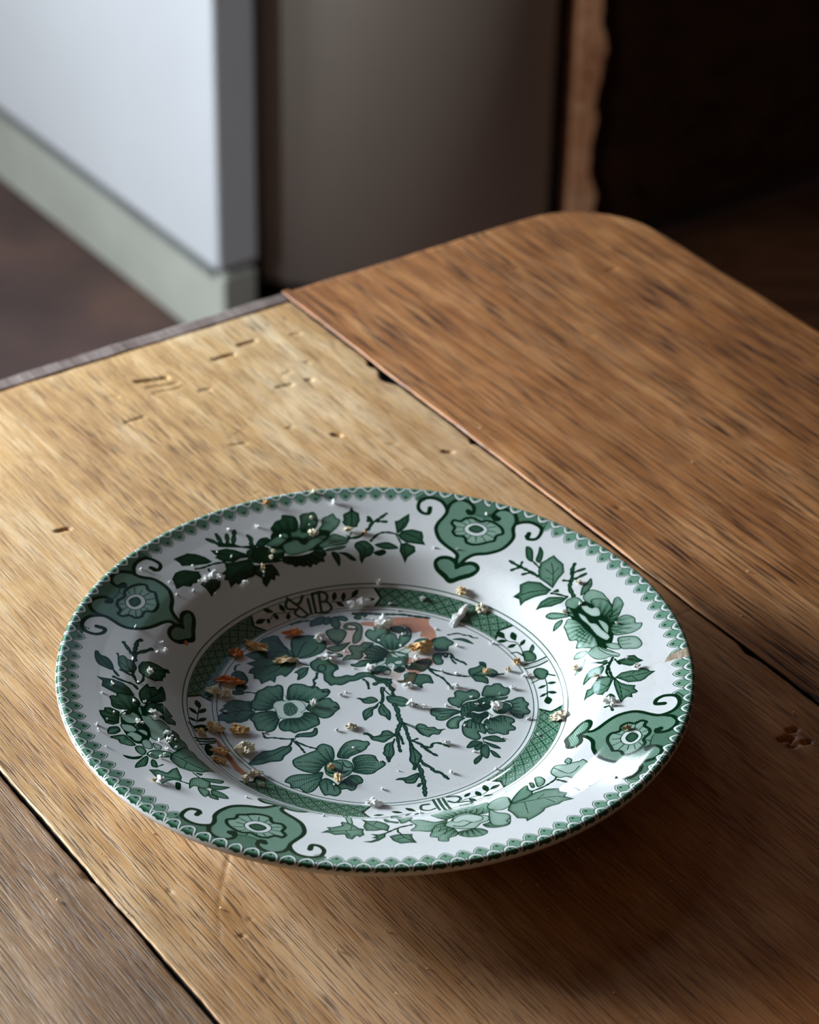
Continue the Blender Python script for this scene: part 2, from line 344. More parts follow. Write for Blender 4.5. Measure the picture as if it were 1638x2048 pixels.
# ------------------------------------------------------------------ plate: print drawn as ink density
PRINT_DATA = '''
C 0.6 0.35 0.35:-519 974 -475 1034 -412 1052 -420 958 -482 927 -516 915
C 0.5 0.35 0.35:-405 1037 -371 1049 -362 980 -401 940 -427 987
C 0.5 0.35 0.35:-359 1039 -318 1051 -286 964 -301 895 -343 913 -368 970
C 0.5 0.35 0.35:-330 1050 -272 1067 -230 1025 -252 995 -300 1012
C 0.7 0.35 0.35:-128 1117 -174 1086 -190 1036 -148 1018 -103 1050 -81 1100
T 1.38:-191 1095 -116 1103 1 1098 176 1099 246 1086 387 1061
T 1.1:-662 938 -577 981 -520 993
J 0.72 0.4 0.25:-613 514 -657 589 -726 702 -753 787 -788 795 -861 753 -892 703 -854 638 -817 583 -903 593 -953 566 -991 536 -949 500 -901 474 -973 433 -931 407 -908 398 -940 359 -948 312 -908 304 -905 248 -865 240 -844 181 -807 214 -780 234 -744 203 -738 282 -705 302 -669 275 -633 333 -602 400 -600 467
C 0.62 0.4 0.25:-602 514 -640 589 -656 695 -643 773 -586 795 -518 807 -460 799 -400 753 -380 676 -406 598 -450 558 -517 517 -573 506
S 0.55:-613 514 -645 589 -707 674 -752 768
S 0.4:-613 514 -679 578 -765 585
S 0.45:-597 533 -568 650 -537 728
S 0.4:-585 515 -491 576 -443 664
S 0.45:-618 494 -730 452 -828 392
S 0.35:-707 674 -761 719 -819 736
S 0.35:-645 589 -643 666 -633 686
S 0.35:-737 586 -789 507 -880 504
S 0.35:-673 464 -736 367 -801 308
S 0.7:-613 514 -589 476 -559 444 -507 427
C 0.6 0.35 0.35:-506 404 -551 397 -589 363 -610 334 -581 316 -583 241 -540 271 -513 318 -505 375
S 0.3:-505 394 -553 317 -573 260
T 0.74:-883 73 -922 81 -967 79
C 0.8 0.35 0.35:-1052 94 -1024 100 -968 93 -966 56 -1026 44 -1049 57
C 0.8 0.35 0.35:-1033 141 -1012 169 -973 176 -944 154 -958 107 -991 97 -1025 104
T 1.1:-972 162 -954 228 -974 274
C 0.85 0.35 0.35:-1076 287 -1040 340 -995 333 -970 302 -943 238 -958 200 -981 208 -1007 170 -1031 196 -1056 232 -1041 261
T 0.83:-1039 317 -1050 354 -1044 401 -1020 416
T 0.55:-1162 150 -1169 85
T 0.74:-1144 126 -1102 91
J 0.62 0.35 0.45:-909 -47 -916 -20 -949 -26 -983 -13 -1034 -11 -1085 -36 -1078 -50 -1112 -92 -1094 -101 -1135 -148 -1106 -165 -1136 -211 -1132 -266 -1088 -267 -1053 -297 -1010 -277 -966 -283 -918 -255 -894 -200 -864 -154 -892 -137
S 0.4:-1111 -183 -1030 -156 -948 -139 -865 -136
S 0.25:-975 -144 -1010 -205
S 0.25:-948 -139 -994 -104 -1034 -88
S 0.25:-896 -173 -926 -219 -968 -248
C 0.52 0.6 0.35 -31.08 -5.92 9:-673 7 -674 90 -686 163 -721 185 -754 165 -798 164 -830 130 -868 101 -882 55 -890 -1 -910 -29 -903 -101 -865 -132 -798 -134 -744 -105 -721 -31 -661 -6
C 0.5 0.6 0.35 -31.08 -5.92 9:-645 8 -652 100 -641 165 -609 198 -559 200 -525 192 -496 174 -434 172 -405 141 -354 147 -333 111 -351 55 -383 26 -437 -17 -487 -37 -538 -6 -605 -4
C 0.5 0.5 0.35 -31.08 -5.92 9:-503 -96 -481 -41 -427 -7 -372 31 -334 37 -310 2 -281 -16 -260 -60 -262 -97 -288 -134 -304 -170 -336 -203 -380 -209 -419 -183 -471 -136
C 0.5 0.5 0.35 -31.08 -5.92 9:-515 -142 -471 -140 -420 -170 -401 -219 -394 -272 -415 -300 -452 -328 -489 -355 -533 -366 -570 -389 -609 -368 -653 -370 -685 -336 -691 -283 -665 -237 -606 -217 -551 -206
C 0.52 0.6 0.35 -31.08 -5.92 9:-720 -140 -776 -137 -842 -149 -884 -182 -905 -236 -879 -271 -865 -315 -840 -368 -795 -375 -762 -387 -719 -363 -700 -310 -687 -238 -706 -194
T 1.1:-387 109 -342 111
T 0.92:-291 -70 -262 -88
S 0.22:-495 -120 -453 -122
S 0.22:-498 -142 -445 -154
S 0.22:-505 -162 -443 -189
S 0.22:-517 -181 -477 -207
S 0.22:-531 -197 -488 -238
S 0.22:-549 -211 -526 -243
S 0.22:-569 -221 -547 -268
S 0.22:-591 -228 -575 -290
S 0.22:-613 -231 -611 -275
S 0.22:-636 -229 -645 -286
S 0.22:-659 -224 -671 -261
S 0.22:-680 -216 -706 -260
S 0.22:-698 -203 -742 -252
S 0.22:-715 -188 -751 -216
S 0.22:-728 -170 -781 -198
S 0.22:-737 -150 -776 -162
S 0.22:-743 -129 -797 -136
S 0.22:-744 -107 -812 -104
S 0.22:-741 -86 -788 -75
S 0.22:-733 -65 -790 -41
S 0.22:-722 -46 -757 -24
S 0.22:-708 -30 -747 7
S 0.22:-690 -16 -729 38
S 0.22:-670 -5 -689 37
S 0.22:-648 1 -662 59
S 0.22:-625 4 -627 43
S 0.22:-602 3 -594 55
S 0.22:-579 -2 -557 60
S 0.22:-558 -11 -535 29
S 0.22:-539 -24 -499 21
S 0.22:-523 -39 -491 -15
S 0.22:-510 -57 -462 -33
S 0.22:-501 -77 -435 -57
S 0.22:-496 -99 -448 -93
C 0.08 0.2 0.1:-746 -78 -732 -27 -689 -7 -649 -10 -600 5 -544 -7 -508 -60 -505 -114 -532 -142 -514 -160 -540 -206 -600 -217 -666 -224 -707 -185 -721 -131
C 0.75 0 0:-659 -47 -615 -27 -580 -63 -561 -107 -575 -162 -618 -190 -653 -165 -667 -102
C 0.1 0.1 0:-657 -102 -651 -93 -644 -101 -650 -109
C 0.1 0.1 0:-635 -92 -629 -83 -622 -91 -628 -100
C 0.1 0.1 0:-610 -100 -604 -92 -597 -99 -603 -108
C 0.1 0.1 0:-650 -128 -644 -120 -637 -128 -643 -136
C 0.1 0.1 0:-625 -128 -619 -119 -612 -127 -618 -135
C 0.1 0.1 0:-600 -131 -594 -123 -587 -131 -593 -139
C 0.1 0.1 0:-643 -160 -637 -151 -630 -159 -636 -168
C 0.1 0.1 0:-618 -159 -612 -151 -605 -158 -611 -167
C 0.1 0.1 0:-593 -158 -587 -150 -580 -158 -586 -166
C 0.1 0.1 0:-579 -108 -573 -100 -566 -107 -572 -116
C 0.55 0.5 0.5:-497 462 -464 501 -421 550 -374 514 -338 467 -291 431 -284 394 -316 345 -309 299 -264 300 -219 321 -174 313 -130 352 -51 360 1 310 52 293 98 285 121 230 77 210 54 228 8 245 -21 281 -61 298 -94 288 -150 248 -194 237 -227 208 -260 189 -300 196 -333 181 -357 213 -386 249 -395 324 -429 341 -470 368 -495 414
C 0.5 0.4 0.35:-443 397 -433 436 -405 446 -373 419 -374 372 -407 351 -436 369
T 1.01:-94 269 -65 233 -52 159
T 1.1:-440 331 -444 275 -462 246 -452 200 -467 153
T 1.47:-308 431 -295 393
T 1.84:-8 216 20 236 53 246 99 192 123 147
T 1.1:134 156 123 110 141 74
T 1.47:8 263 75 266 109 276
C 0.5 0.5 0.35:35 181 31 125 40 79 38 15 25 -4 45 -30 64 16 65 71 59 126 69 172
C 0.45 0.5 0.35:-141 36 -116 46 -88 38 -55 57 -16 59 19 23 3 -5 -41 -24 -86 -17 -109 19
S 0.25:-121 32 -54 16 2 14
C 0.45 0.5 0.35:25 -4 -7 -50 -46 -70 -84 -108 -91 -153 -72 -224 -43 -192 -16 -159 -12 -96 15 -68
S 0.25:-70 -197 -39 -115 4 -59
C 0.45 0.5 0.35:42 -21 21 -86 34 -149 73 -174 96 -209 112 -213 117 -173 110 -110 82 -65 59 -21
S 0.3:43 -49 72 -120 106 -191
C 0.5 0.4 0.35:79 71 113 77 180 75 225 49 248 13 237 -33 193 -52 142 -32 97 -1 80 35
S 0.25:85 53 147 28 237 4
T 0.83:253 0 298 -17
S 0.6:64 145 101 91 135 73
T 1.84:141 -30 164 -101 171 -173 188 -226 178 -289 163 -352 158 -387
T 1.38:205 -244 223 -297 240 -376 257 -454 269 -506
S 0.55:205 -244 244 -269 294 -303 328 -355 355 -381
S 0.4:216 -243 250 -256 294 -285
C 0.35 0.4 0.35:294 -285 321 -244 365 -256 388 -282 432 -280 459 -306 514 -300 487 -323 465 -368 421 -369 394 -401 355 -381 322 -338
S 0.25:300 -294 366 -309 432 -325
C 0.5 0.5 0.35:-75 -374 -45 -364 -6 -402 43 -383 58 -342 102 -332 136 -362 152 -388 104 -442 72 -474 28 -462 -16 -446 -39 -403
S 0.35:-17 -411 60 -400 136 -379
T 1.2:-67 -376 -40 -381 -17 -411
C 0.5 0.5 0.35:142 -423 132 -459 89 -487 71 -540 74 -565 66 -600 92 -643 112 -698 130 -650 150 -598 144 -528 141 -493 153 -440
S 0.3:111 -668 109 -582 116 -494
T 1.29:103 -651 111 -685
T 1.2:163 -387 176 -475 182 -527 191 -570
T 1.01:174 -360 197 -430 209 -482
T 0.46:152 -388 104 -433
C 0.5 0.6 0.35:263 -454 291 -523 319 -566 346 -617 336 -669 320 -721 304 -764 288 -769 282 -722 255 -672 259 -602 253 -533
S 0.35:296 -722 295 -627 275 -524
T 1.29:293 -713 293 -765
T 1.1:274 -445 301 -462 340 -487 356 -503 405 -519 421 -475 460 -465 498 -481 539 -506
T 1.01:274 -445 309 -422
T 1.2:345 -508 389 -555 422 -588 452 -609
T 1.38:336 -669 363 -711 407 -744 434 -785 477 -801 504 -834 531 -867
T 1.66:320 -729 342 -788 348 -848 359 -898 365 -966 371 -1059
C 0.5 0.5 0.35:321 -806 273 -833 235 -860 187 -870 161 -892 214 -895 236 -927 295 -925 319 -874 332 -840
S 0.3:198 -885 273 -884 316 -832
C 0.85 0.35 0.35:311 -959 327 -924 349 -924 333 -962
C 0.42 0.4 0.35 -11.84 -38.96 8:-254 -656 -250 -583 -207 -488 -143 -449 -97 -452 -77 -462 -44 -461 -27 -492 -43 -524 -55 -556 -100 -599 -163 -643 -182 -669
C 0.42 0.4 0.35 -11.84 -38.96 8:-149 -673 -105 -625 -41 -613 12 -626 32 -672 71 -681 90 -722 67 -758 35 -790 3 -827 -48 -839 -113 -826 -145 -807 -134 -755
C 0.42 0.4 0.35 -11.84 -38.96 8:-151 -848 -99 -851 -66 -895 -71 -936 -103 -957 -114 -1003 -145 -1025 -178 -1005 -216 -1012 -243 -972 -213 -921 -182 -879
S 0.2:-228 -645 -191 -581 -147 -549 -95 -526
S 0.2:-215 -650 -158 -601 -100 -573
S 0.2:-239 -625 -218 -551 -187 -508
S 0.2:-133 -678 -66 -655 12 -648
S 0.2:-132 -704 -65 -681 13 -674
S 0.2:-132 -729 -64 -706 14 -712
S 0.2:-131 -755 -64 -732 14 -738
S 0.2:-130 -786 -63 -763 15 -768
S 0.2:-129 -816 -62 -794 16 -799
S 0.2:-156 -878 -117 -897 -90 -937
S 0.2:-182 -889 -155 -929 -140 -989
S 0.2:-207 -910 -179 -960
C 0.42 0.4 0.35 -12.05 -39.15 8:-279 -681 -278 -598 -302 -530 -364 -501 -402 -533 -413 -575 -456 -605 -540 -663 -572 -705 -552 -773 -480 -825 -394 -836 -354 -766 -313 -710
C 0.42 0.4 0.35 -12.05 -39.15 8:-365 -916 -371 -984 -333 -1078 -299 -1076 -248 -1088 -215 -1046 -225 -992 -270 -926 -323 -888
C 0.42 0.4 0.35 -12.05 -39.15 8:-352 -821 -428 -844 -531 -854 -589 -884 -616 -940 -577 -966 -566 -1006 -506 -1017 -470 -1056 -419 -1047 -379 -985 -357 -902
S 0.2:-537 -718 -451 -715 -363 -739
S 0.2:-527 -759 -440 -769 -362 -773
S 0.2:-395 -589 -349 -656 -321 -710
S 0.2:-344 -559 -316 -627 -296 -696
S 0.2:-561 -938 -477 -907 -367 -862
S 0.2:-507 -990 -441 -933 -366 -889
S 0.2:-446 -1028 -398 -944
S 0.2:-322 -928 -309 -1036
S 0.2:-288 -927 -258 -1034
C 0.12 0.3 0.4:-339 -807 -338 -738 -279 -688 -201 -679 -148 -718 -138 -786 -170 -855 -246 -892 -316 -860
C 0.4 0.3 0.2:-336 -779 -321 -710 -261 -701 -217 -734 -215 -802 -265 -831 -317 -820
S 0.5:-218 -707 -190 -761 -147 -759
S 0.6:-308 -833 -239 -837 -172 -801
S 0.3:-342 -725 -374 -685
T 0.87:-798 -393 -777 -448 -725 -446 -637 -457 -567 -455
C 0.6 0.5 0.35:-568 -441 -552 -398 -509 -382 -448 -366 -433 -323 -410 -329 -408 -393 -446 -430 -524 -432
T 0.92:-584 -470 -538 -524 -490 -606
T 0.83:-557 -483 -476 -536 -405 -561
T 0.83:-584 -470 -598 -526 -632 -555
C 0.55 0.5 0.35:-880 -761 -850 -689 -810 -631 -786 -602 -717 -586 -650 -542 -589 -540 -586 -595 -627 -652 -650 -708 -727 -725 -794 -756
S 0.35:-848 -717 -731 -656 -614 -555
C 0.6 0.35 0.35 34.96 -2.53 7:510 615 452 623 418 593 413 526 441 469 487 476 498 519 481 566
C 0.6 0.35 0.35 34.96 -2.53 7:498 828 532 800 573 763 567 724 538 703 532 655 498 639 441 642 423 689 406 786
T 1.1:510 615 550 607 572 560 612 523 646 505 666 478
T 0.83:550 569 567 522 589 489
T 0.92:492 615 515 567 527 606
T 0.83:532 849 602 870 648 852 694 843 717 820 752 816
C 0.65 0.35 0.35:561 791 619 813 671 800 705 767 725 738 682 752 625 779
C 0.6 0.4 0.35:249 359 306 351 357 353 397 336 414 289 423 238 375 241 341 222 347 185 324 184 296 220 262 228 205 273
T 0.92:379 439 425 403 487 386 532 359 589 343 645 335 696 337
T 1.01:373 439 430 356 487 311 521 256 566 183
C 0.55 0.4 0.35:696 346 680 393 691 431 737 452 766 481 763 519 806 511 817 464 805 416 759 377
T 1.47:777 501 800 473
C 0.6 0.4 0.35:702 337 759 353 821 323 828 248 780 265 735 273 719 300
C 0.5 0.4 0.35:702 347 788 416 839 441 890 410 906 378 949 383 943 365 900 354 860 324 815 341 730 348
T 1.29:866 362 900 368
C 0.25 0.35 0.8 39.95 -3.71 7:654 -170 615 -216 609 -287 582 -297 543 -299 518 -264 527 -210 565 -164 610 -144
C 0.5 0.4 0.35 39.95 -3.71 7:616 -81 566 -64 477 -54 410 -65 402 -133 438 -164 444 -195 488 -207 532 -183 577 -136 615 -112
C 0.48 0.45 0.35 39.95 -3.71 7:616 -53 588 -36 555 -19 527 34 538 72 577 82 574 137 611 166 667 150 701 179 746 162 767 107 745 61 677 40 644 11
C 0.48 0.45 0.35 39.95 -3.71 7:779 98 785 172 808 229 848 230 870 254 916 256 943 215 977 207 987 161 964 114 913 94 846 92
C 0.5 0.45 0.35 39.95 -3.71 7:971 -68 994 -31 990 14 940 40 996 60 1036 89 1081 94 1097 53 1123 17 1111 -29 1132 -74 1115 -110 1087 -120 1075 -156 1041 -161 1003 -130
C 0.5 0.45 0.35 39.95 -3.71 7:809 -173 853 -154 909 -125 953 -132 1003 -158 1016 -202 990 -230 1020 -265 1011 -301 972 -311 966 -346 927 -356 889 -340 834 -350 807 -316 786 -228
C 0.48 0.45 0.35 39.95 -3.71 7:698 -177 643 -224 629 -296 642 -366 686 -409 740 -424 768 -388 752 -327 796 -352 807 -316 786 -237 753 -220 726 -212
C 0.55 0.5 0.35 39.95 -3.71 7:710 -95 754 -112 810 -83 826 -136 787 -183 764 -228 725 -221 698 -168 654 -161 682 -124
C 0.45 0.4 0.35 39.95 -3.71 7:621 -126 627 -35 666 21 733 42 778 80 846 92 913 85 969 101 957 68 912 48 867 28 855 -27 810 -74 754 -94 710 -86 682 -124 643 -152
C 0.8 0.4 0.35 39.95 -3.71 7:855 -9 895 29 945 31 989 -4 988 -49 965 -86 921 -115 865 -90
S 0.35:644 -34 649 -98
S 0.35:666 -6 671 -61
S 0.35:694 22 699 -32
S 0.35:722 32 733 -22
S 0.35:750 42 761 -3
S 0.35:761 52 789 16
S 0.35:784 71 817 36
S 0.35:812 81 845 46
S 0.35:846 82 879 56
S 0.35:466 -95 532 -84 610 -81
S 0.35:466 -122 532 -120 610 -90
S 0.35:477 -167 532 -147 599 -108
S 0.35:654 -205 631 -269
S 0.35:676 -196 664 -277
S 0.35:704 -204 697 -284
S 0.35:731 -230 730 -292
S 0.35:753 -229 763 -291
S 0.35:775 -228 797 -281
S 0.35:797 -200 825 -226
S 0.35:721 -113 726 -158
S 0.35:743 -121 748 -175
S 0.35:771 -111 770 -165
S 0.35:793 -102 798 -146
S 0.35:909 -134 919 -187
S 0.35:937 -142 947 -195
S 0.35:965 -95 1031 -121
S 0.35:983 -59 1054 -75
S 0.35:994 -31 1056 -21
S 0.35:989 5 1046 25
S 0.35:810 -83 854 -136
C 0.8 0.35 0.35:778 -450 743 -430 700 -432 664 -496 668 -517 708 -509
C 0.6 0.35 0.35:778 -450 717 -508 734 -543 764 -521
C 0.7 0.35 0.35:779 -394 858 -363 910 -389 945 -431 875 -440 814 -421
C 0.7 0.35 0.35:787 -436 874 -475 908 -516 847 -504
C 0.5 0.35 0.35:787 -464 760 -535 764 -590 811 -631 829 -560 821 -491
C 0.7 0.35 0.35:777 -576 715 -647 724 -702 767 -645
C 0.6 0.35 0.35:830 -532 873 -559 906 -621 855 -602
S 0.3:779 -394 795 -506
C 0.4 0.4 0.35 5.78 27.53 10:-398 861 -325 904 -255 886 -236 838 -256 759 -300 690 -336 727 -366 765
C 0.5 0.35 0.35 5.78 27.53 10:-300 690 -249 711 -204 732 -231 673 -275 613 -331 602 -385 648
C 0.5 0.35 0.35 5.78 27.53 10:-377 600 -320 592 -262 575 -261 537 -329 535
C 0.3 0.35 0.2 5.78 27.53 10:-267 916 -252 966 -194 987 -141 970 -117 911 -120 813 -130 754 -163 714 -189 723 -189 810 -168 890 -175 929 -210 947 -233 937 -227 912 -174 909 -191 884 -243 887
C 0.3 0.35 0.35 5.78 27.53 10:-98 853 -70 903 -29 885 -36 924 5 935 63 918 93 870 42 829 -4 778 4 720 -49 757 -91 804
C 0.35 0.35 0.35 5.78 27.53 10:86 919 149 951 190 932 203 874 168 853 122 871
C 0.35 0.35 0.35 5.78 27.53 10:314 731 273 749 307 789 353 801 406 774 412 725 354 694 297 682 234 670 256 729
C 0.32 0.35 0.35 5.78 27.53 10:-219 654 -197 693 -139 695 -106 735 -60 737 -25 719 -53 679 -80 630 -108 600 -102 562 -129 513 -180 511 -259 499 -227 567 -193 578
C 0.25 0.35 0.2 5.78 27.53 10:-3 739 26 760 2 788 42 819 87 860 134 842 152 784 168 843 197 825 214 864 202 913 231 934 255 876 250 787 222 728 182 678 126 637 80 645 39 683
C 0.22 0.35 0.2 5.78 27.53 10:-108 610 -69 640 -53 689 -8 700 39 673 80 636 92 607 70 549 2 508 -55 516 -101 533 -79 563
C 0.4 0.5 0.35 5.78 27.53 10:-195 454 -156 465 -123 504 -77 515 -15 508 59 530 14 480 -42 459 -87 429 -143 418 -183 426
C 0.55 0.35 0.35 5.78 27.53 10:-7 432 49 444 72 435 107 398 102 351 69 331 40 358 1 329 -39 355 -47 421
C 0.55 0.35 0.35 5.78 27.53 10:124 399 163 438 209 430 209 383 176 358 141 371
C 0.35 0.35 0.35 5.78 27.53 10:202 468 259 489 321 529 390 541 413 504 390 437 345 379 294 396 232 403 208 440
C 0.15 0.2 0.35 5.78 27.53 10:204 336 243 366 300 358 295 302 279 254 239 234 189 232 154 259 205 270
C 0.6 0 0:92 617 160 629 229 612 231 479 174 439 95 436 60 482
C 0.08 0.25 0.1:103 608 155 571 161 543 121 551 98 579
C 0.08 0.25 0.1:126 618 183 601 224 583 190 558 144 571
C 0.08 0.25 0.1:160 629 211 669 263 662 229 603 183 611
C 0.08 0.25 0.1:-8 460 31 500 71 511 55 463 15 438
C 0.08 0.25 0.1:72 454 105 484 140 466 135 437 95 422
C 0.08 0.25 0.1:134 504 185 515 191 477 157 462 128 475
C 0.08 0.25 0.1:45 358 73 388 107 379 97 337 63 331
S 0.3:232 365 289 367
T 1.75:-1249 1529 -1291 1546 -1339 1562
T 1.75:-1226 1533 -1253 1596 -1273 1630
T 1.66:-1180 1550 -1192 1641
T 1.84:-1138 1540 -1136 1693
T 1.75:-999 1572 -1008 1629 -1033 1659
J 0.85 0.35 0.45:-1260 1527 -1215 1544 -1133 1550 -1073 1534 -957 1570 -954 1512 -1072 1518 -1247 1495
J 0.75 0.35 0.45:-1308 1449 -1256 1455 -1187 1489 -1117 1485 -1033 1458 -1019 1421 -1076 1401 -1120 1352 -1201 1342 -1267 1372 -1251 1392 -1276 1413
S 0.3:-1278 1438 -1183 1422 -1032 1434
J 0.72 0.35 0.45:-1189 1329 -1120 1352 -1018 1405 -957 1354 -957 1259 -985 1238 -1008 1224 -1024 1200 -1073 1146 -1091 1157 -1128 1101 -1148 1156 -1183 1153 -1174 1204 -1207 1212 -1172 1260
J 0.72 0.35 0.45:-957 1354 -830 1397 -787 1359 -765 1324 -797 1319 -801 1282 -830 1282 -862 1215 -892 1230 -899 1263 -958 1272
S 0.35:-970 1383 -1058 1294 -1121 1186
S 0.25:-1025 1332 -1021 1266
S 0.25:-1058 1294 -1049 1231
S 0.3:-927 1346 -883 1291 -863 1240
C 0.7 0.35 0.35:-1024 1500 -896 1523 -845 1453 -917 1385 -1006 1392
J 0.75 0.35 0.45:-1575 1289 -1537 1324 -1488 1365 -1483 1375 -1414 1385 -1343 1365 -1282 1326 -1314 1294 -1405 1258 -1507 1227 -1520 1250 -1545 1271
S 0.3:-1547 1296 -1437 1303 -1293 1316
J 0.75 0.35 0.45:-1568 1066 -1551 1139 -1514 1174 -1480 1190 -1377 1195 -1350 1144 -1379 1070 -1407 1055 -1421 1014 -1478 1010 -1525 959 -1547 1018
S 0.3:-1545 1062 -1465 1142 -1371 1197
J 0.72 0.35 0.45:-1297 1133 -1325 1118 -1355 1060 -1307 1024 -1262 965 -1243 1018 -1206 1074 -1204 1132 -1246 1146
T 1.01:-1189 1337 -1268 1303 -1346 1245 -1401 1216
T 0.83:-1304 1237 -1282 1169
S 0.25:-1281 1153 -1258 991
C 0.9 0.35 0.35:-967 1531 -886 1560 -825 1523 -743 1529 -752 1465 -821 1431 -924 1396 -996 1430
C 0.62 0.35 0.25 -33.74 78.89 14:-823 1703 -861 1756 -846 1801 -825 1845 -784 1875 -780 1917 -733 1923 -679 1913 -653 1866 -644 1800 -671 1747 -741 1713 -781 1700
C 0.52 0.35 0.25 -33.74 78.89 14:-637 1784 -634 1859 -643 1925 -609 1957 -573 1965 -538 1981 -506 1939 -495 1873 -507 1814 -541 1777 -594 1763
C 0.42 0.35 0.25 -33.74 78.89 14:-488 1790 -467 1850 -464 1918 -423 1946 -382 1978 -356 1934 -323 1912 -335 1844 -375 1783 -409 1740 -456 1728
C 0.6 0.35 0.35 -33.74 78.89 14:-963 1565 -938 1636 -886 1661 -855 1631 -887 1576 -920 1539
C 0.97 0 0 -33.74 78.89 14:-802 1756 -447 1794 -397 1741 -439 1606 -790 1514 -854 1615
C 0.5 0.35 0.2 -33.74 78.89 14:-752 1473 -718 1494 -636 1507 -555 1540 -498 1585 -451 1605 -414 1555 -436 1528 -429 1497 -464 1491 -493 1465 -517 1466 -533 1440 -563 1446 -586 1433 -621 1433 -650 1415 -674 1425 -715 1422 -750 1433
C 0.45 0.3 0.25:-888 1585 -855 1631 -816 1679 -781 1691 -771 1726 -729 1723 -715 1683 -748 1622 -793 1576 -857 1565
C 0.5 0.3 0.25:-706 1742 -671 1755 -649 1791 -625 1785 -612 1753 -570 1757 -563 1717 -597 1681 -645 1691 -692 1686
C 0.4 0.35 0.35:-511 1772 -488 1782 -487 1749 -510 1738
C 0.45 0.35 0.35:-884 1521 -827 1547 -768 1556 -743 1529 -812 1494
C 0.42 0.3 0.2:-758 1597 -719 1634 -679 1663 -643 1667 -594 1627 -561 1670 -515 1706 -468 1734 -415 1732 -442 1683 -488 1632 -533 1581 -591 1543 -660 1510 -719 1509 -750 1551
C 0.42 0.3 0.3:-408 1725 -374 1759 -338 1754 -302 1741 -272 1728 -247 1699 -275 1659 -334 1639 -393 1626 -451 1605 -482 1633 -442 1683
C 0.4 0.35 0.35:-427 1592 -381 1620 -269 1644 -298 1612 -362 1593 -415 1580
S 0.25:-406 1656 -324 1694 -265 1698
S 0.3:-431 1699 -387 1774 -353 1826
S 0.25:-565 1783 -563 1867
T 1.01:-971 1387 -901 1393 -762 1442
C 0.65 0.35 0.35:-379 1578 -344 1582 -313 1555 -306 1510 -317 1485 -341 1510 -372 1548
C 0.65 0.35 0.35:-326 1578 -273 1587 -225 1570 -183 1537 -224 1534 -272 1559
J 0.6 0.35 0.45:-233 1826 -282 1848 -307 1888 -296 1914 -304 1971 -281 1993 -257 2007 -238 2061 -221 2017 -179 1995 -174 1954 -167 1913 -181 1879 -186 1845
S 0.35:-236 2017 -231 1851
T 0.55:-232 1777 -248 1738 -266 1744
T 1.29:-248 1722 -189 1734 -148 1759 -125 1799 -91 1842 -74 1892 -93 1949
C 0.6 0.35 0.35:-187 1688 -204 1641 -167 1592 -159 1549 -141 1521 -118 1557 -71 1579 -49 1629 -74 1671 -123 1707
S 0.3:-169 1674 -120 1619 -136 1551
S 0.25:-120 1619 -73 1634
T 1.38:-99 1823 -72 1890 -25 1932 40 2000
T 1.29:-30 1911 37 1909
T 1.47:-102 1915 -103 1953
T 1.01:-77 1705 -22 1775 45 1795 121 1778
C 0.6 0.35 0.35:-47 1670 37 1697 95 1679 138 1637 49 1627 -9 1641
C 0.85 0.35 0.35:-55 1600 20 1626 45 1598 -7 1575
J 0.62 0.35 0.45:121 1790 104 1915 138 1929 166 1956 218 2002 219 1923 196 1856 150 1796
J 0.62 0.35 0.45:131 1765 168 1816 244 1830 321 1803 331 1751 327 1714 349 1665 275 1679 199 1692 151 1729
J 0.62 0.35 0.45:152 1680 199 1692 266 1654 272 1603 211 1562 193 1523 173 1564 148 1612
S 0.3:131 1765 178 1790 303 1727
S 0.3:131 1778 176 1896
S 0.3:180 1680 197 1555
T 0.64:122 1765 161 1680
J 0.42 0.3 0.5:1220 1230 1212 1308 1232 1400 1280 1428 1299 1446 1337 1471 1364 1423 1408 1362 1410 1266 1367 1204 1318 1108 1274 1168
S 0.28:1319 1121 1327 1278 1316 1389
S 0.2:1326 1264 1370 1327
S 0.2:1325 1251 1268 1327
S 0.2:1324 1198 1266 1234
J 0.5 0.3 0.5:1021 1125 1071 1140 1071 1200 1136 1219 1228 1190 1264 1144 1309 1097 1271 1052 1189 1056 1107 1053 1076 1037 1067 1088
S 0.28:1044 1115 1153 1111 1299 1092
J 0.5 0.3 0.5:1188 951 1225 1000 1289 1023 1380 1004 1425 981 1378 938 1305 926 1233 948
S 0.25:1215 956 1306 971 1415 976
C 0.55 0.3 0.5:1124 1588 1161 1578 1179 1528 1172 1420 1126 1466
C 0.55 0.3 0.5:1196 1431 1216 1510 1232 1583 1258 1505 1232 1400
T 1.29:1211 1257 1147 1319 1092 1366 1037 1413 1000 1449
T 1.2:1064 1371 1013 1353
T 1.1:1156 1305 1096 1296
T 1.01:1078 1381 1093 1423
T 0.74:1222 1347 1168 1435
T 1.66:1471 997 1446 1095 1468 1202 1471 1284 1492 1350
T 1.29:1479 1256 1563 1283
T 1.38:1495 1184 1571 1227
T 1.1:1449 1164 1403 1178
C 0.45 0.35 0.35:1525 986 1538 1080 1576 1129 1610 1172 1616 1095 1582 1031
T 0.92:1308 1058 1362 1034 1425 994
C 0.6 0.35 0.35:1317 1069 1355 1094 1363 1060
C 0.95 0 0 81.48 31.75 11:1412 864 1468 905 1596 918 1739 877 1758 704 1748 493 1716 375 1644 353 1579 484 1479 690
C 0.32 0.28 0.2 81.48 31.75 11:1543 982 1600 1042 1681 1000 1715 938 1739 877 1718 797 1647 838 1594 876 1550 926
C 0.38 0.28 0.2 81.48 31.75 11:1415 956 1470 984 1515 960 1540 901 1503 870 1475 850 1413 891
C 0.32 0.28 0.2 81.48 31.75 11:1745 791 1768 900 1805 920 1837 843 1826 790 1794 697 1746 636 1712 671
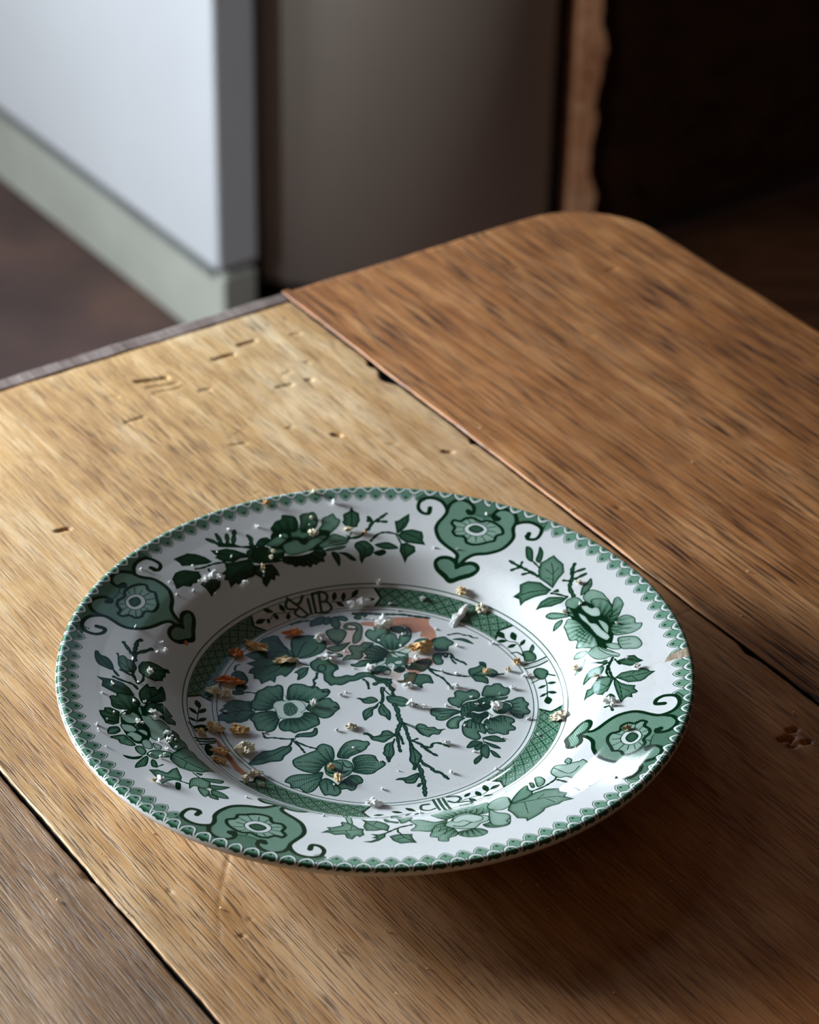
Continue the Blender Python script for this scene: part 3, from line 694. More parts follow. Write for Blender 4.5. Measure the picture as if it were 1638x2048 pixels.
C 0.35 0.28 0.2 81.48 31.75 11:1596 918 1660 934 1722 894 1754 804 1730 681 1687 718 1628 814
C 0.25 0.28 0.2 81.48 31.75 11:1755 634 1803 695 1858 705 1909 658 1915 600 1959 590 1947 536 1891 491 1810 480 1748 493 1725 569
C 0.25 0.28 0.4 81.48 31.75 11:1773 445 1836 460 1915 436 1950 349 1916 299 1854 305 1793 326
C 0.3 0.35 0.35 81.48 31.75 11:1413 891 1457 841 1472 770 1428 796
C 0.16 0.28 0.2 81.48 31.75 11:1400 726 1427 761 1498 710 1548 616 1607 517 1630 428 1619 375 1541 411 1507 432 1472 457 1483 519 1431 555 1415 609 1399 674 1389 701
C 0.25 0.28 0.2 81.48 31.75 11:1557 363 1620 403 1680 357 1764 276 1771 231 1710 249 1665 234 1605 256 1564 320
C 0.22 0.28 0.2 81.48 31.75 11:1682 413 1770 388 1793 326 1758 320 1706 350
C 0.12 0.2 0.25:1521 865 1558 877 1601 833 1629 842 1659 808 1661 737 1607 736 1555 790
C 0.12 0.2 0.2:1501 803 1553 750 1586 674 1630 649 1672 569 1721 485 1693 445 1633 510 1600 574 1567 651 1516 732
C 0.2 0.2 0.2:1641 687 1685 662 1718 599 1705 518 1672 582
C 0.15 0.2 0.2:1629 400 1679 336 1773 273 1771 238 1694 282 1636 356
S 0.22:1496 658 1538 577
S 0.22:1477 630 1545 536
S 0.22:1476 582 1561 477
S 0.22:1509 504 1577 443
S 0.22:1771 588 1870 596
S 0.22:1769 546 1885 550
S 0.22:1759 519 1838 503
S 0.22:1732 709 1789 783
S 0.22:1705 715 1736 793
S 0.22:1789 413 1860 412
S 0.22:1796 368 1867 367
C 0.35 0.35 0.35:1259 867 1295 877 1358 848 1411 815 1437 780 1356 793 1295 823
C 0.4 0.35 0.35:1315 712 1329 768 1383 774 1373 732
C 0.15 0.2 0.35:1453 369 1480 405 1548 380 1538 335 1486 340
C 0.1 0.15 0.35:1456 194 1475 240 1510 270 1537 311 1518 238
T 1.01:1727 230 1696 138 1708 33 1731 -26
T 0.64:1725 201 1653 166 1618 152
T 0.74:1743 210 1775 143
J 0.55 0.3 0.45:1760 191 1814 206 1833 230 1885 226 1909 184 1947 146 1897 128 1878 104 1843 104 1784 140
S 0.22:1768 181 1847 169 1925 148
C 0.5 0.35 0.35:1569 236 1647 211 1665 220 1691 212 1671 175 1603 210
C 0.35 0.3 0.5:1510 37 1530 121 1575 164 1661 149 1631 59 1562 64
S 0.22:1528 54 1599 108
J 0.48 0.3 0.45:1733 -4 1778 40 1858 50 1901 40 1920 65 1971 38 1986 13 2021 4 1965 -48 1946 -74 1910 -95 1824 -89
S 0.28:1741 -14 1836 -19 1959 -3
S 0.2:1836 -19 1874 31
S 0.2:1854 -20 1885 -74
J 0.42 0.3 0.5:1506 -155 1522 -76 1532 -42 1562 -49 1576 -11 1613 38 1691 28 1724 -5 1713 -45 1673 -151 1651 -159 1637 -185 1595 -160 1588 -132 1553 -141 1528 -138
J 0.48 0.3 0.45:1724 -5 1772 -79 1814 -113 1873 -134 1862 -168 1886 -211 1867 -229 1841 -230 1843 -276 1805 -259 1787 -277 1759 -318 1745 -250 1732 -170 1720 -77
S 0.25:1707 15 1695 -55 1649 -114 1572 -112
S 0.25:1740 -24 1761 -120 1770 -273
S 0.2:1765 -136 1826 -197
S 0.2:1667 -90 1610 -19
C 0.7 0.35 0.35:1651 -235 1688 -186 1721 -227 1718 -286 1685 -246
T 0.92:1646 -339 1698 -326
T 1.01:1685 -337 1695 -393
T 0.83:1690 21 1676 83 1688 152
C 0.62 0.35 0.35:-2045 93 -2023 100 -1997 63 -1952 49 -1915 5 -1891 -62 -1904 -94 -1949 -80 -2007 -51 -2036 13
S 0.3:-2025 63 -1968 -11 -1901 -74
C 0.45 0.35 0.35:-1879 85 -1893 113 -1874 118 -1868 88 -1837 102 -1800 67 -1768 71 -1756 11 -1764 -76 -1819 -77 -1862 -25
S 0.25:-1819 89 -1798 -6 -1770 -69
S 0.25:-1855 14 -1777 -53
T 1.66:-1752 77 -1765 162 -1761 227 -1756 292 -1733 318
T 1.38:-1786 146 -1819 199 -1852 253
T 1.66:-1749 160 -1702 195 -1651 241
T 1.2:-1766 53 -1742 -21 -1752 -90 -1710 -186
T 1.01:-1901 -74 -1849 -151
T 1.01:-1841 -74 -1795 -97 -1761 -112
T 0.92:-1676 -79 -1676 -144 -1704 -193
J 0.55 0.35 0.45:-1712 -55 -1724 14 -1702 77 -1649 98 -1594 95 -1550 89 -1514 110 -1501 81 -1531 56 -1527 7 -1542 -10 -1543 -54 -1592 -106 -1641 -102 -1676 -88
S 0.3:-1676 -88 -1647 -40 -1604 17 -1518 89
S 0.2:-1651 -4 -1634 50
S 0.2:-1628 -19 -1581 -51
J 0.65 0.35 0.45:-2002 -199 -1952 -202 -1882 -199 -1809 -223 -1756 -270 -1710 -347 -1769 -351 -1843 -365 -1900 -335 -1952 -305 -1954 -240
T 1.2:-1880 -170 -1817 -197 -1739 -216 -1703 -258
S 0.35:-1955 -230 -1860 -257 -1727 -335
C 0.52 0.4 0.35 -82.62 -32.84 12:-1886 -416 -1862 -390 -1840 -392 -1834 -353 -1769 -351 -1720 -352 -1666 -417 -1679 -500 -1729 -529 -1792 -548 -1853 -529 -1871 -458
C 0.62 0.4 0.35 -82.62 -32.84 12:-1689 -291 -1664 -214 -1641 -168 -1622 -196 -1587 -170 -1568 -195 -1543 -121 -1520 -159 -1506 -225 -1507 -280 -1567 -377 -1604 -382 -1643 -427 -1675 -372
S 0.35:-1644 -418 -1599 -329 -1542 -186
S 0.25:-1599 -329 -1612 -248
J 0.5 0.4 0.45 -82.62 -32.84 12:-1941 -600 -1905 -592 -1903 -554 -1867 -543 -1828 -559 -1794 -577 -1785 -718 -1824 -749 -1877 -746 -1891 -713 -1924 -656
C 0.4 0.35 0.35 -82.62 -32.84 12:-1856 -837 -1846 -785 -1791 -758 -1764 -808 -1796 -856 -1842 -871
C 0.4 0.4 0.35 -82.62 -32.84 12:-1828 -905 -1799 -876 -1734 -847 -1692 -893 -1645 -947 -1673 -974 -1721 -969 -1754 -959 -1773 -926
J 0.48 0.4 0.45 -82.62 -32.84 12:-1647 -497 -1628 -411 -1584 -370 -1557 -370 -1518 -329 -1489 -359 -1435 -425 -1453 -455 -1415 -472 -1407 -528 -1457 -581 -1503 -544 -1548 -524 -1598 -556 -1633 -530
C 0.42 0.35 0.35 -82.62 -32.84 12:-1643 -965 -1602 -954 -1565 -1011 -1580 -1065 -1619 -1046 -1644 -1005
C 0.42 0.35 0.35 -82.62 -32.84 12:-1562 -1040 -1525 -981 -1453 -965 -1401 -966 -1391 -1014 -1425 -1048 -1465 -1062 -1494 -1089 -1538 -1072
C 0.45 0.35 0.35 -82.62 -32.84 12:-1458 -691 -1420 -638 -1377 -655 -1361 -709 -1322 -736 -1292 -826 -1287 -889 -1331 -921 -1383 -928 -1420 -870 -1459 -792
C 0.97 0 0:-1749 -545 -1640 -455 -1564 -692 -1567 -875 -1646 -928 -1744 -802 -1784 -622
C 0.28 0.3 0.15:-1651 -567 -1619 -564 -1577 -557 -1552 -597 -1506 -569 -1461 -599 -1437 -633 -1458 -691 -1460 -782 -1496 -847 -1551 -828 -1583 -709 -1621 -654
C 0.28 0.3 0.15:-1790 -614 -1772 -580 -1734 -588 -1706 -550 -1660 -581 -1638 -641 -1671 -684 -1723 -699 -1769 -665
C 0.25 0.3 0.15:-1773 -724 -1737 -713 -1689 -718 -1652 -765 -1680 -802 -1728 -806 -1763 -769
C 0.22 0.3 0.15:-1724 -844 -1697 -797 -1649 -802 -1608 -839 -1618 -900 -1660 -902 -1684 -871
C 0.18 0.3 0.15:-1657 -766 -1617 -743 -1578 -768 -1578 -818 -1612 -801
C 0.25 0.3 0.15:-1613 -889 -1579 -859 -1545 -887 -1528 -952 -1552 -978 -1591 -960
C 0.2 0.3 0.15:-1534 -893 -1491 -897 -1468 -919 -1475 -958 -1512 -956
C 0.3 0.25 0.1:-1679 -500 -1661 -463 -1635 -561 -1651 -567
S 0.22:-1893 -598 -1836 -638
S 0.22:-1896 -666 -1820 -681
S 0.22:-1822 -913 -1753 -920
S 0.22:-1856 -445 -1773 -466
S 0.22:-1840 -496 -1759 -500
S 0.22:-1424 -710 -1339 -836
S 0.22:-1405 -805 -1345 -764
S 0.22:-1547 -425 -1479 -467
S 0.22:-1539 -397 -1444 -494
S 0.22:-1411 -682 -1393 -758
J 0.42 0.3 0.45:-1400 -1061 -1392 -974 -1362 -929 -1321 -825 -1252 -841 -1221 -909 -1185 -935 -1109 -1035 -1082 -1063 -1165 -1164 -1207 -1169 -1248 -1175 -1325 -1151 -1372 -1101
S 0.3:-1390 -990 -1319 -1031 -1213 -1092 -1112 -1104
S 0.2:-1319 -1031 -1259 -951
S 0.2:-1284 -1052 -1293 -1140
C 0.8 0.35 0.35:-1719 -1100 -1648 -1102 -1584 -1069 -1612 -1123 -1678 -1135
C 0.5 0.35 0.35:-1621 -1236 -1616 -1171 -1567 -1072 -1544 -1089 -1548 -1184 -1586 -1217
C 0.5 0.35 0.35:-1514 -1096 -1487 -1120 -1472 -1187 -1510 -1189 -1524 -1130
T 0.55:-1480 -1189 -1439 -1146
J 0.42 0.3 0.45:-1528 -1233 -1469 -1217 -1401 -1239 -1372 -1184 -1342 -1154 -1298 -1276 -1302 -1324 -1352 -1321 -1391 -1347 -1420 -1393 -1458 -1332
S 0.22:-1492 -1247 -1413 -1289 -1313 -1295
C 0.75 0.35 0.35:-1333 -1348 -1299 -1355 -1296 -1434 -1326 -1425
T 0.64:-1302 -1324 -1250 -1343
C 0.38 0.3 0.35:-1239 -1283 -1184 -1239 -1117 -1251 -1100 -1350 -1148 -1382 -1207 -1365 -1237 -1404
C 0.45 0.35 0.35:-1167 -1242 -1093 -1226 -1020 -1205 -1031 -1276 -1123 -1279
C 0.5 0.35 0.35:-1111 -1319 -1029 -1310 -967 -1302 -1009 -1357 -1082 -1379
C 0.38 0.35 0.35:-1181 -1375 -1114 -1389 -1094 -1435 -1122 -1489 -1159 -1449
C 0.45 0.35 0.35:-1082 -1379 -1005 -1408 -963 -1475 -1033 -1478 -1086 -1433
C 0.45 0.35 0.35:-1110 -1438 -1051 -1457 -1030 -1509 -1089 -1490
S 0.5:-1230 -1186 -1184 -1239
C 0.4 0.35 0.35:-1214 -1181 -1164 -1181 -1178 -1211
J 0.38 0.3 0.45:-327 -1833 -271 -1785 -290 -1754 -248 -1749 -187 -1715 -198 -1682 -189 -1660 -158 -1671 -114 -1695 -76 -1747 -39 -1758 -44 -1799 -34 -1842 -67 -1874 -79 -1856 -91 -1863 -114 -1907 -151 -1891 -165 -1843 -232 -1855 -275 -1828
S 0.3:-306 -1828 -209 -1798 -39 -1765
S 0.2:-160 -1794 -128 -1865
S 0.2:-130 -1778 -120 -1709
C 0.2 0.3 0.35:-192 -1370 -154 -1384 -123 -1620 -118 -1688 -159 -1657
J 0.42 0.3 0.45:-68 -1588 -17 -1629 44 -1624 107 -1670 132 -1711 121 -1786 84 -1767 35 -1782 -26 -1785 -46 -1718 -35 -1662
S 0.28:-48 -1632 34 -1727 121 -1779
S 0.2:15 -1707 45 -1644
C 0.38 0.35 0.35:72 -1391 118 -1600 186 -1642 187 -1669 137 -1656 94 -1623
C 0.38 0.35 0.35:135 -1358 204 -1364 279 -1524 273 -1614 218 -1670 192 -1628
T 0.87:279 -1691 206 -1724 157 -1765 109 -1812
T 0.64:188 -1738 188 -1792 207 -1816
J 0.45 0.35 0.45:109 -1806 60 -1832 5 -1828 43 -1857 13 -1880 49 -1887 14 -1919 -44 -1933 14 -1943 62 -1917 104 -1867
J 0.42 0.3 0.45:131 -1854 176 -1829 219 -1822 286 -1822 283 -1853 293 -1889 317 -1938 269 -1938 208 -1950 159 -1914
S 0.28:201 -1816 232 -1865 299 -1926
S 0.2:232 -1865 189 -1890
C 0.3 0.28 0.2 32.02 -83.68 10:412 -1497 523 -1274 686 -1417 785 -1390 808 -1482 798 -1552 732 -1578 601 -1561 518 -1626 436 -1583
C 0.25 0.28 0.2 32.02 -83.68 10:791 -1497 810 -1404 878 -1336 935 -1363 957 -1438 931 -1503 872 -1537
C 0.3 0.28 0.2 32.02 -83.68 10:263 -1629 337 -1614 436 -1655 518 -1626 493 -1714 435 -1746 403 -1794 330 -1784 272 -1775 305 -1704
C 0.3 0.28 0.2 32.02 -83.68 10:411 -1794 436 -1710 485 -1677 509 -1697 582 -1784 582 -1849 533 -1879 524 -1926 460 -1916 452 -1876 403 -1859
C 0.28 0.28 0.2 32.02 -83.68 10:590 -1801 664 -1773 729 -1761 785 -1798 776 -1845 727 -1873 662 -1877 598 -1850
C 0.32 0.28 0.2 32.02 -83.68 10:796 -1686 838 -1610 928 -1603 944 -1636 933 -1731 859 -1764 786 -1758 754 -1715
C 0.18 0.3 0.3:501 -1714 518 -1662 542 -1646 568 -1576 650 -1540 732 -1578 797 -1605 796 -1670 746 -1698 705 -1760 623 -1770 550 -1750
C 0.12 0.25 0.2:551 -1647 592 -1579 666 -1560 748 -1598 755 -1651 689 -1686 632 -1655 583 -1677
S 0.4:558 -1718 623 -1730 681 -1677
S 0.25:598 -1801 614 -1834
S 0.25:639 -1796 647 -1836
S 0.25:680 -1790 695 -1823
S 0.25:460 -1795 476 -1747
S 0.25:500 -1829 517 -1765
S 0.25:828 -1673 886 -1663
S 0.25:836 -1706 901 -1712
S 0.25:568 -1512 576 -1559
S 0.25:618 -1503 625 -1546
S 0.25:667 -1497 675 -1543
S 0.25:717 -1486 716 -1540
S 0.25:766 -1494 749 -1562
C 0.4 0.28 0.35:930 -1340 952 -1436 962 -1385 1024 -1248 1067 -1204 1077 -1278 1101 -1310 1086 -1376 1010 -1429 951 -1462
C 0.25 0.28 0.35:802 -1515 858 -1560 923 -1585 946 -1635 921 -1681 936 -1714 870 -1747 806 -1702
J 0.38 0.28 0.45:943 -1451 1044 -1402 1112 -1330 1188 -1296 1279 -1306 1281 -1346 1334 -1371 1316 -1415 1379 -1457 1305 -1476 1270 -1510 1220 -1527 1178 -1553 1169 -1583 1135 -1626 1084 -1675 1051 -1706 1044 -1665 987 -1656 956 -1588 924 -1544
S 0.25:951 -1462 1084 -1436 1250 -1405 1363 -1454
S 0.2:1042 -1453 1062 -1601
S 0.2:1125 -1426 1177 -1362
S 0.2:1183 -1418 1247 -1483
C 0.3 0.35 0.35:1122 -1090 1163 -1105 1193 -1177 1174 -1241 1132 -1248
C 0.4 0.35 0.35:1081 -1165 1109 -1184 1119 -1254 1094 -1256
T 0.83:1097 -1309 1181 -1260 1251 -1192 1269 -1146
T 0.92:1276 -1190 1348 -1247 1379 -1300 1417 -1356
C 0.5 0.35 0.35:1379 -1284 1414 -1251 1462 -1283 1498 -1305 1460 -1322 1420 -1307
C 0.2 0.35 0.3:1236 -1044 1268 -980 1334 -995 1360 -986 1394 -979 1436 -975 1462 -957 1500 -1024 1497 -1086 1462 -1111 1468 -1174 1486 -1217 1424 -1221 1367 -1187 1335 -1163 1285 -1167 1237 -1104
C 0.3 0.35 0.35:1331 -961 1355 -906 1387 -944 1367 -1001
S 0.3:1258 -1016 1337 -1113 1387 -1110 1432 -1040
C 0.92 0.15 0:-343 1312 -329 1290 -327 1264 -339 1239 -348 1227 -356 1240 -365 1266 -360 1292
C 0.92 0.15 0:-272 1316 -259 1294 -257 1269 -269 1245 -278 1233 -286 1246 -294 1272 -289 1296
C 0.92 0.15 0:-164 1348 -164 1321 -176 1297 -200 1282 -215 1276 -215 1292 -208 1320 -190 1339
C 0.92 0.15 0:-331 1224 -305 1224 -283 1212 -269 1188 -265 1174 -280 1175 -306 1182 -323 1200
C 0.92 0.15 0:-243 1239 -224 1249 -202 1249 -182 1238 -172 1229 -184 1223 -207 1218 -227 1224
C 0.92 0.15 0:-33 1270 -48 1254 -68 1246 -91 1251 -103 1256 -94 1265 -75 1278 -53 1279
S 0.3:-366 1221 -307 1219 -238 1255 -192 1282 -133 1270 -85 1257
C 0.92 0.15 0:-883 1053 -862 1068 -837 1070 -813 1057 -802 1047 -815 1038 -840 1029 -864 1035
C 0.92 0.15 0:-760 1131 -735 1123 -719 1105 -715 1079 -715 1065 -730 1070 -752 1083 -762 1106
C 0.92 0.15 0:-763 977 -784 986 -797 1004 -798 1028 -796 1041 -784 1035 -765 1020 -759 999
C 0.92 0.15 0:-688 988 -703 1007 -706 1029 -695 1051 -686 1061 -678 1050 -669 1028 -673 1006
C 0.92 0.15 0:-927 904 -923 933 -906 954 -878 964 -861 966 -864 949 -875 921 -898 906
C 0.92 0.15 0:-830 924 -843 936 -848 952 -844 969 -839 978 -831 971 -821 956 -821 939
S 0.3:-883 945 -821 974 -795 1034 -721 1056 -663 1073
S 1.05:-517 1268 -478 1089
S 1.05:-465 1279 -437 1101
S 1.05:-509 1272 -445 1298 -403 1277 -407 1225 -447 1208
S 1.05:-447 1208 -395 1210 -363 1159 -391 1105 -460 1090
S 1.05:-547 1218 -512 1077
S 1.05:-589 1238 -604 1181 -621 1163
S 1.05:-704 1193 -644 1159 -596 1123 -541 1065
S 1.05:-698 1188 -713 1138 -694 1100 -648 1107
S 1.05:-619 1112 -640 1077 -615 1040 -568 1032 -535 1066
C 0.92 0.15 0:902 880 933 871 954 849 959 817 959 798 941 804 913 821 900 849
C 0.92 0.15 0:904 776 923 788 945 789 966 776 975 767 964 760 941 753 920 759
C 0.92 0.15 0:1011 852 1036 834 1049 808 1044 777 1038 760 1024 771 1003 794 999 823
C 0.92 0.15 0:977 695 989 715 1008 727 1033 725 1046 722 1039 710 1022 692 1000 688
C 0.92 0.15 0:1109 753 1111 731 1102 712 1083 700 1071 696 1070 709 1074 731 1088 746
S 0.35:956 799 987 761 1043 739 1076 674 1092 613
C 0.92 0.15 0:1193 193 1204 210 1222 221 1244 222 1256 221 1249 211 1233 196 1213 190
C 0.92 0.15 0:1327 224 1307 217 1285 220 1267 233 1258 242 1270 245 1292 247 1312 239
C 0.92 0.15 0:1327 105 1304 103 1282 112 1265 130 1258 142 1272 143 1297 139 1316 125
C 0.92 0.15 0:1203 90 1211 108 1225 122 1246 127 1257 128 1253 118 1241 100 1223 91
S 0.35:1249 293 1260 206 1257 107 1259 41
S 0.75:1101 483 1182 501 1255 524
S 0.75:1104 433 1190 452 1267 480
S 0.2:1096 462 1182 477 1261 502
C 0.5 0.35 0.35:1094 574 1086 629 1140 631 1184 579 1187 521 1146 509 1102 525
C 0.5 0.35 0.35:1135 626 1161 689 1178 650 1159 606
S 0.6:1004 625 1049 630 1094 581
C 0.5 0.35 0.35:1162 383 1185 426 1234 414 1273 367 1263 317 1231 286 1187 315
S 0.6:1259 345 1320 302
S 0.5:1213 301 1150 263
C 0.92 0.15 0:1266 -8 1241 13 1233 41 1245 71 1256 86 1270 74 1289 47 1286 18
S 0.35:1262 131 1256 75
C 0.92 0.15 0:-1303 -62 -1278 -80 -1264 -107 -1266 -139 -1271 -157 -1286 -146 -1307 -121 -1312 -91
C 0.92 0.15 0:-1345 -176 -1318 -177 -1296 -191 -1283 -215 -1278 -230 -1293 -228 -1320 -221 -1338 -201
C 0.92 0.15 0:-1226 -140 -1224 -167 -1235 -191 -1259 -208 -1274 -214 -1274 -198 -1269 -170 -1251 -150
C 0.92 0.15 0:-1340 -297 -1320 -292 -1300 -296 -1284 -311 -1277 -321 -1289 -324 -1311 -324 -1329 -314
C 0.92 0.15 0:-1214 -253 -1217 -279 -1232 -300 -1257 -312 -1272 -315 -1270 -300 -1260 -274 -1240 -258
S 0.35:-1275 -139 -1277 -225 -1276 -333
S 0.8:-1275 -544 -1207 -517 -1144 -489
S 0.8:-1257 -575 -1194 -553 -1131 -519
S 0.3:-1268 -561 -1138 -504
S 0.6:-1237 -613 -1130 -539
C 0.8 0.35 0.35:-1298 -405 -1253 -350 -1210 -345 -1195 -398 -1224 -447 -1266 -460
S 0.7:-1333 -367 -1298 -396
C 0.75 0.35 0.35:-1199 -616 -1170 -578 -1134 -625 -1138 -716 -1174 -728
C 0.92 0.15 0:140 -1263 163 -1256 188 -1259 209 -1274 219 -1284 205 -1288 179 -1291 156 -1281
C 0.92 0.15 0:234 -1213 261 -1214 284 -1226 301 -1249 307 -1264 292 -1263 264 -1255 244 -1237
C 0.92 0.15 0:15 -1329 31 -1313 53 -1306 78 -1310 90 -1314 80 -1323 59 -1336 36 -1337
C 0.92 0.15 0:235 -1337 239 -1323 248 -1313 262 -1307 270 -1305 267 -1313 260 -1326 249 -1334
C 0.92 0.15 0:298 -1325 301 -1310 311 -1297 327 -1290 336 -1287 333 -1297 326 -1312 313 -1322
S 0.3:28 -1380 153 -1341 216 -1318 279 -1289
C 0.92 0.15 0:781 -941 804 -961 815 -988 811 -1020 805 -1036 792 -1025 773 -999 770 -969
C 0.92 0.15 0:891 -955 884 -981 866 -1002 838 -1011 822 -1012 827 -997 840 -971 864 -957
C 0.92 0.15 0:725 -1017 747 -1031 761 -1054 760 -1083 757 -1098 744 -1089 724 -1069 718 -1043
C 0.92 0.15 0:643 -1086 644 -1065 655 -1047 674 -1036 686 -1032 685 -1044 679 -1066 664 -1080
C 0.92 0.15 0:677 -1114 700 -1120 718 -1137 725 -1161 726 -1176 712 -1171 690 -1159 678 -1138
C 0.92 0.15 0:845 -1109 825 -1121 802 -1123 780 -1111 770 -1102 782 -1096 805 -1089 827 -1094
S 0.35:626 -1136 719 -1090 770 -1076 818 -1011
S 0.95:397 -1165 347 -1180 347 -1238 397 -1258 440 -1232
S 0.95:427 -1110 473 -1261
S 0.95:461 -1099 511 -1269
S 0.95:495 -1097 548 -1271
S 0.95:524 -1075 592 -1071 617 -1109 583 -1157 533 -1133
S 0.95:600 -1160 684 -1163 687 -1214 616 -1218
I 0.24:-517 1268 -478 1089
I 0.24:-465 1279 -437 1101
I 0.24:-509 1272 -445 1298 -403 1277 -407 1225 -447 1208
I 0.24:-447 1208 -395 1210 -363 1159 -391 1105 -460 1090
I 0.24:-547 1218 -512 1077
I 0.24:-589 1238 -604 1181 -621 1163
I 0.24:-704 1193 -644 1159 -596 1123 -541 1065
I 0.24:-698 1188 -713 1138 -694 1100 -648 1107
I 0.24:-619 1112 -640 1077 -615 1040 -568 1032 -535 1066
I 0.24:397 -1165 347 -1180 347 -1238 397 -1258 440 -1232
I 0.24:427 -1110 473 -1261
I 0.24:461 -1099 511 -1269
I 0.24:495 -1097 548 -1271
I 0.24:524 -1075 592 -1071 617 -1109 583 -1157 533 -1133
I 0.24:600 -1160 684 -1163 687 -1214 616 -1218
'''
CART_DATA = '''
C 0.5 0.2 0:2101 564 2163 527 2215 507 2241 392 2268 257 2282 55 2269 -157 2261 -365 2246 -498 2125 -508 2142 -471 2154 -406 2144 -328 2116 -278 2235 -180 2205 -79 2122 -71 2104 66 2197 114 2223 218 2165 287 2081 289 2142 351 2169 424 2154 481 2104 523
C 0.4 0.2 0.1:2081 289 2159 285 2222 238 2227 167 2177 95 2107 57 2123 -76 2191 -75 2228 -111 2224 -185 2174 -245 2002 -312 1891 -315 1807 -267 1745 -191 1704 -96 1653 -56 1582 -24 1579 5 1630 26 1690 72 1734 172 1797 255 1878 304 1969 290
C 0.42 0.2 0:1584 7 1611 39 1626 96 1611 151 1570 185 1531 158 1497 72 1469 9 1500 -59 1536 -145 1586 -179 1625 -148 1625 -87 1611 -42
S 1.5:2021 410 1990 412 1984 462 2024 512 2101 522 2149 469 2158 399 2133 337 2069 284 1998 286 1922 301 1855 291 1777 236 1730 165 1690 72 1658 30 1621 23 1579 5
S 1.9:2052 423 2014 412
S 1.5:2081 289 2159 285 2213 234 2215 162 2175 100 2112 84 2101 116
S 2:2124 130 2118 107
S 1.5:2113 -290 2188 -248 2226 -184 2219 -115 2171 -77 2114 -90 2102 -120
S 2.2:2129 -94 2119 -129
S 1.5:2110 -281 2144 -338 2152 -407 2119 -485 2056 -504 1996 -487 1981 -432 2009 -406
S 1.9:2038 -415 2005 -418
S 1.5:2109 -276 2048 -279 1975 -313 1889 -306 1807 -267 1747 -190 1706 -95 1650 -47 1585 -18 1568 1
S 1.5:1584 7 1611 39 1619 93 1602 147 1565 172 1526 146 1497 72 1476 12 1507 -56 1544 -141 1584 -170 1616 -141 1619 -90 1586 -22
C 0.3 1.1 0.5:1955 212 2008 202 2012 152 2054 123 2079 66 2062 -8 2088 -54 2078 -130 2038 -202 1978 -232 1935 -192 1883 -197 1847 -150 1805 -95 1785 -32 1796 23 1841 57 1833 120 1872 169 1920 171
S 0.28:1974 -102 1981 -156
S 0.28:1937 -96 1919 -163
S 0.28:1904 -72 1854 -134
S 0.28:1883 -34 1835 -53
S 0.28:1877 10 1810 21
S 0.28:1887 52 1847 81
S 0.28:1911 83 1875 144
S 0.28:1945 97 1931 186
S 0.28:1983 91 1996 150
S 0.28:2015 66 2059 122
S 0.28:2036 28 2077 45
S 0.28:2043 -16 2102 -26
S 0.28:2032 -58 2096 -108
S 0.28:2008 -88 2037 -143
C 0.03 0.3 0:1929 87 1988 81 2028 25 2024 -49 1984 -95 1925 -88 1886 -33 1889 40
C 0.6 0.35 0.3:1945 55 1979 46 2004 15 1999 -33 1974 -64 1941 -51 1920 -19 1924 29
'''
ORANGE_REFLECTIONS = [(0.85, [(48, 528), (117, 533), (187, 528), (194, 489), (217, 446), (217, 378), (177, 405), (159, 410), (162, 442), (130, 433), (89, 478), (31, 459), (3, 453), (-21, 467), (-59, 475), (-62, 495), (2, 502)]), (0.8, [(103, 277), (161, 274), (206, 278), (209, 238), (173, 194), (150, 165), (142, 127), (94, 116), (74, 134), (102, 140), (119, 183), (104, 220), (101, 258)]), (0.45, [(-199, 426), (-126, 493), (-62, 480), (-47, 368), (34, 332), (63, 304), (35, 265), (-21, 244), (-101, 255), (-142, 268), (-189, 305), (-202, 362)]), (0.45, [(55, 115), (75, 106), (73, 69), (56, 64), (47, 87)]), (0.9, [(-570, -247), (-557, -251), (-513, -325), (-474, -394), (-441, -439), (-441, -460), (-452, -455), (-480, -430), (-514, -366), (-544, -310)]), (0.35, [(74, 134), (102, 182), (130, 183), (150, 193), (93, 210), (9, 179), (3, 155), (37, 161)])]  # warm reflections in the glaze, painted into the plate colour
CHIP = [(1048, 44), (1061, 77), (1086, 92), (1118, 104), (1143, 114), (1156, 86), (1158, 72), (1140, 56), (1105, 53), (1070, 49)]

NPX = 2560; HALF = 0.119        # texture covers +-119 mm
SCL = NPX / (2 * HALF * 1000)   # px per mm
INK = np.zeros((NPX, NPX), np.float32)
def to_px(p): return (np.asarray(p, float) + HALF * 1000) * SCL
def spline(P, closed, sub=5):
    P = np.asarray(P, float); n = len(P)
    if n < 3: return P
    out = []
    idx = range(n if closed else n - 1)
    for i in idx:
        if closed: a, b, c, d = P[i - 1], P[i], P[(i + 1) % n], P[(i + 2) % n]
        else: a, b, c, d = P[max(i - 1, 0)], P[i], P[i + 1], P[min(i + 2, n - 1)]
        for k in range(sub):
            t = k / sub
            out.append(0.5 * ((2 * b) + (c - a) * t + (2 * a - 5 * b + 4 * c - d) * t * t + (3 * b - a - 3 * c + d) * t ** 3))
    if not closed: out.append(P[-1])
    return np.array(out)
def region(P, pad):
    x0, y0 = np.maximum(np.floor(P.min(0) - pad), 0).astype(int); x1, y1 = np.minimum(np.ceil(P.max(0) + pad), NPX - 1).astype(int)
    if x1 <= x0 or y1 <= y0: return None
    X, Y = np.meshgrid(np.arange(x0, x1 + 1, dtype=np.float32), np.arange(y0, y1 + 1, dtype=np.float32))
    return x0, y0, x1 + 1, y1 + 1, X, Y
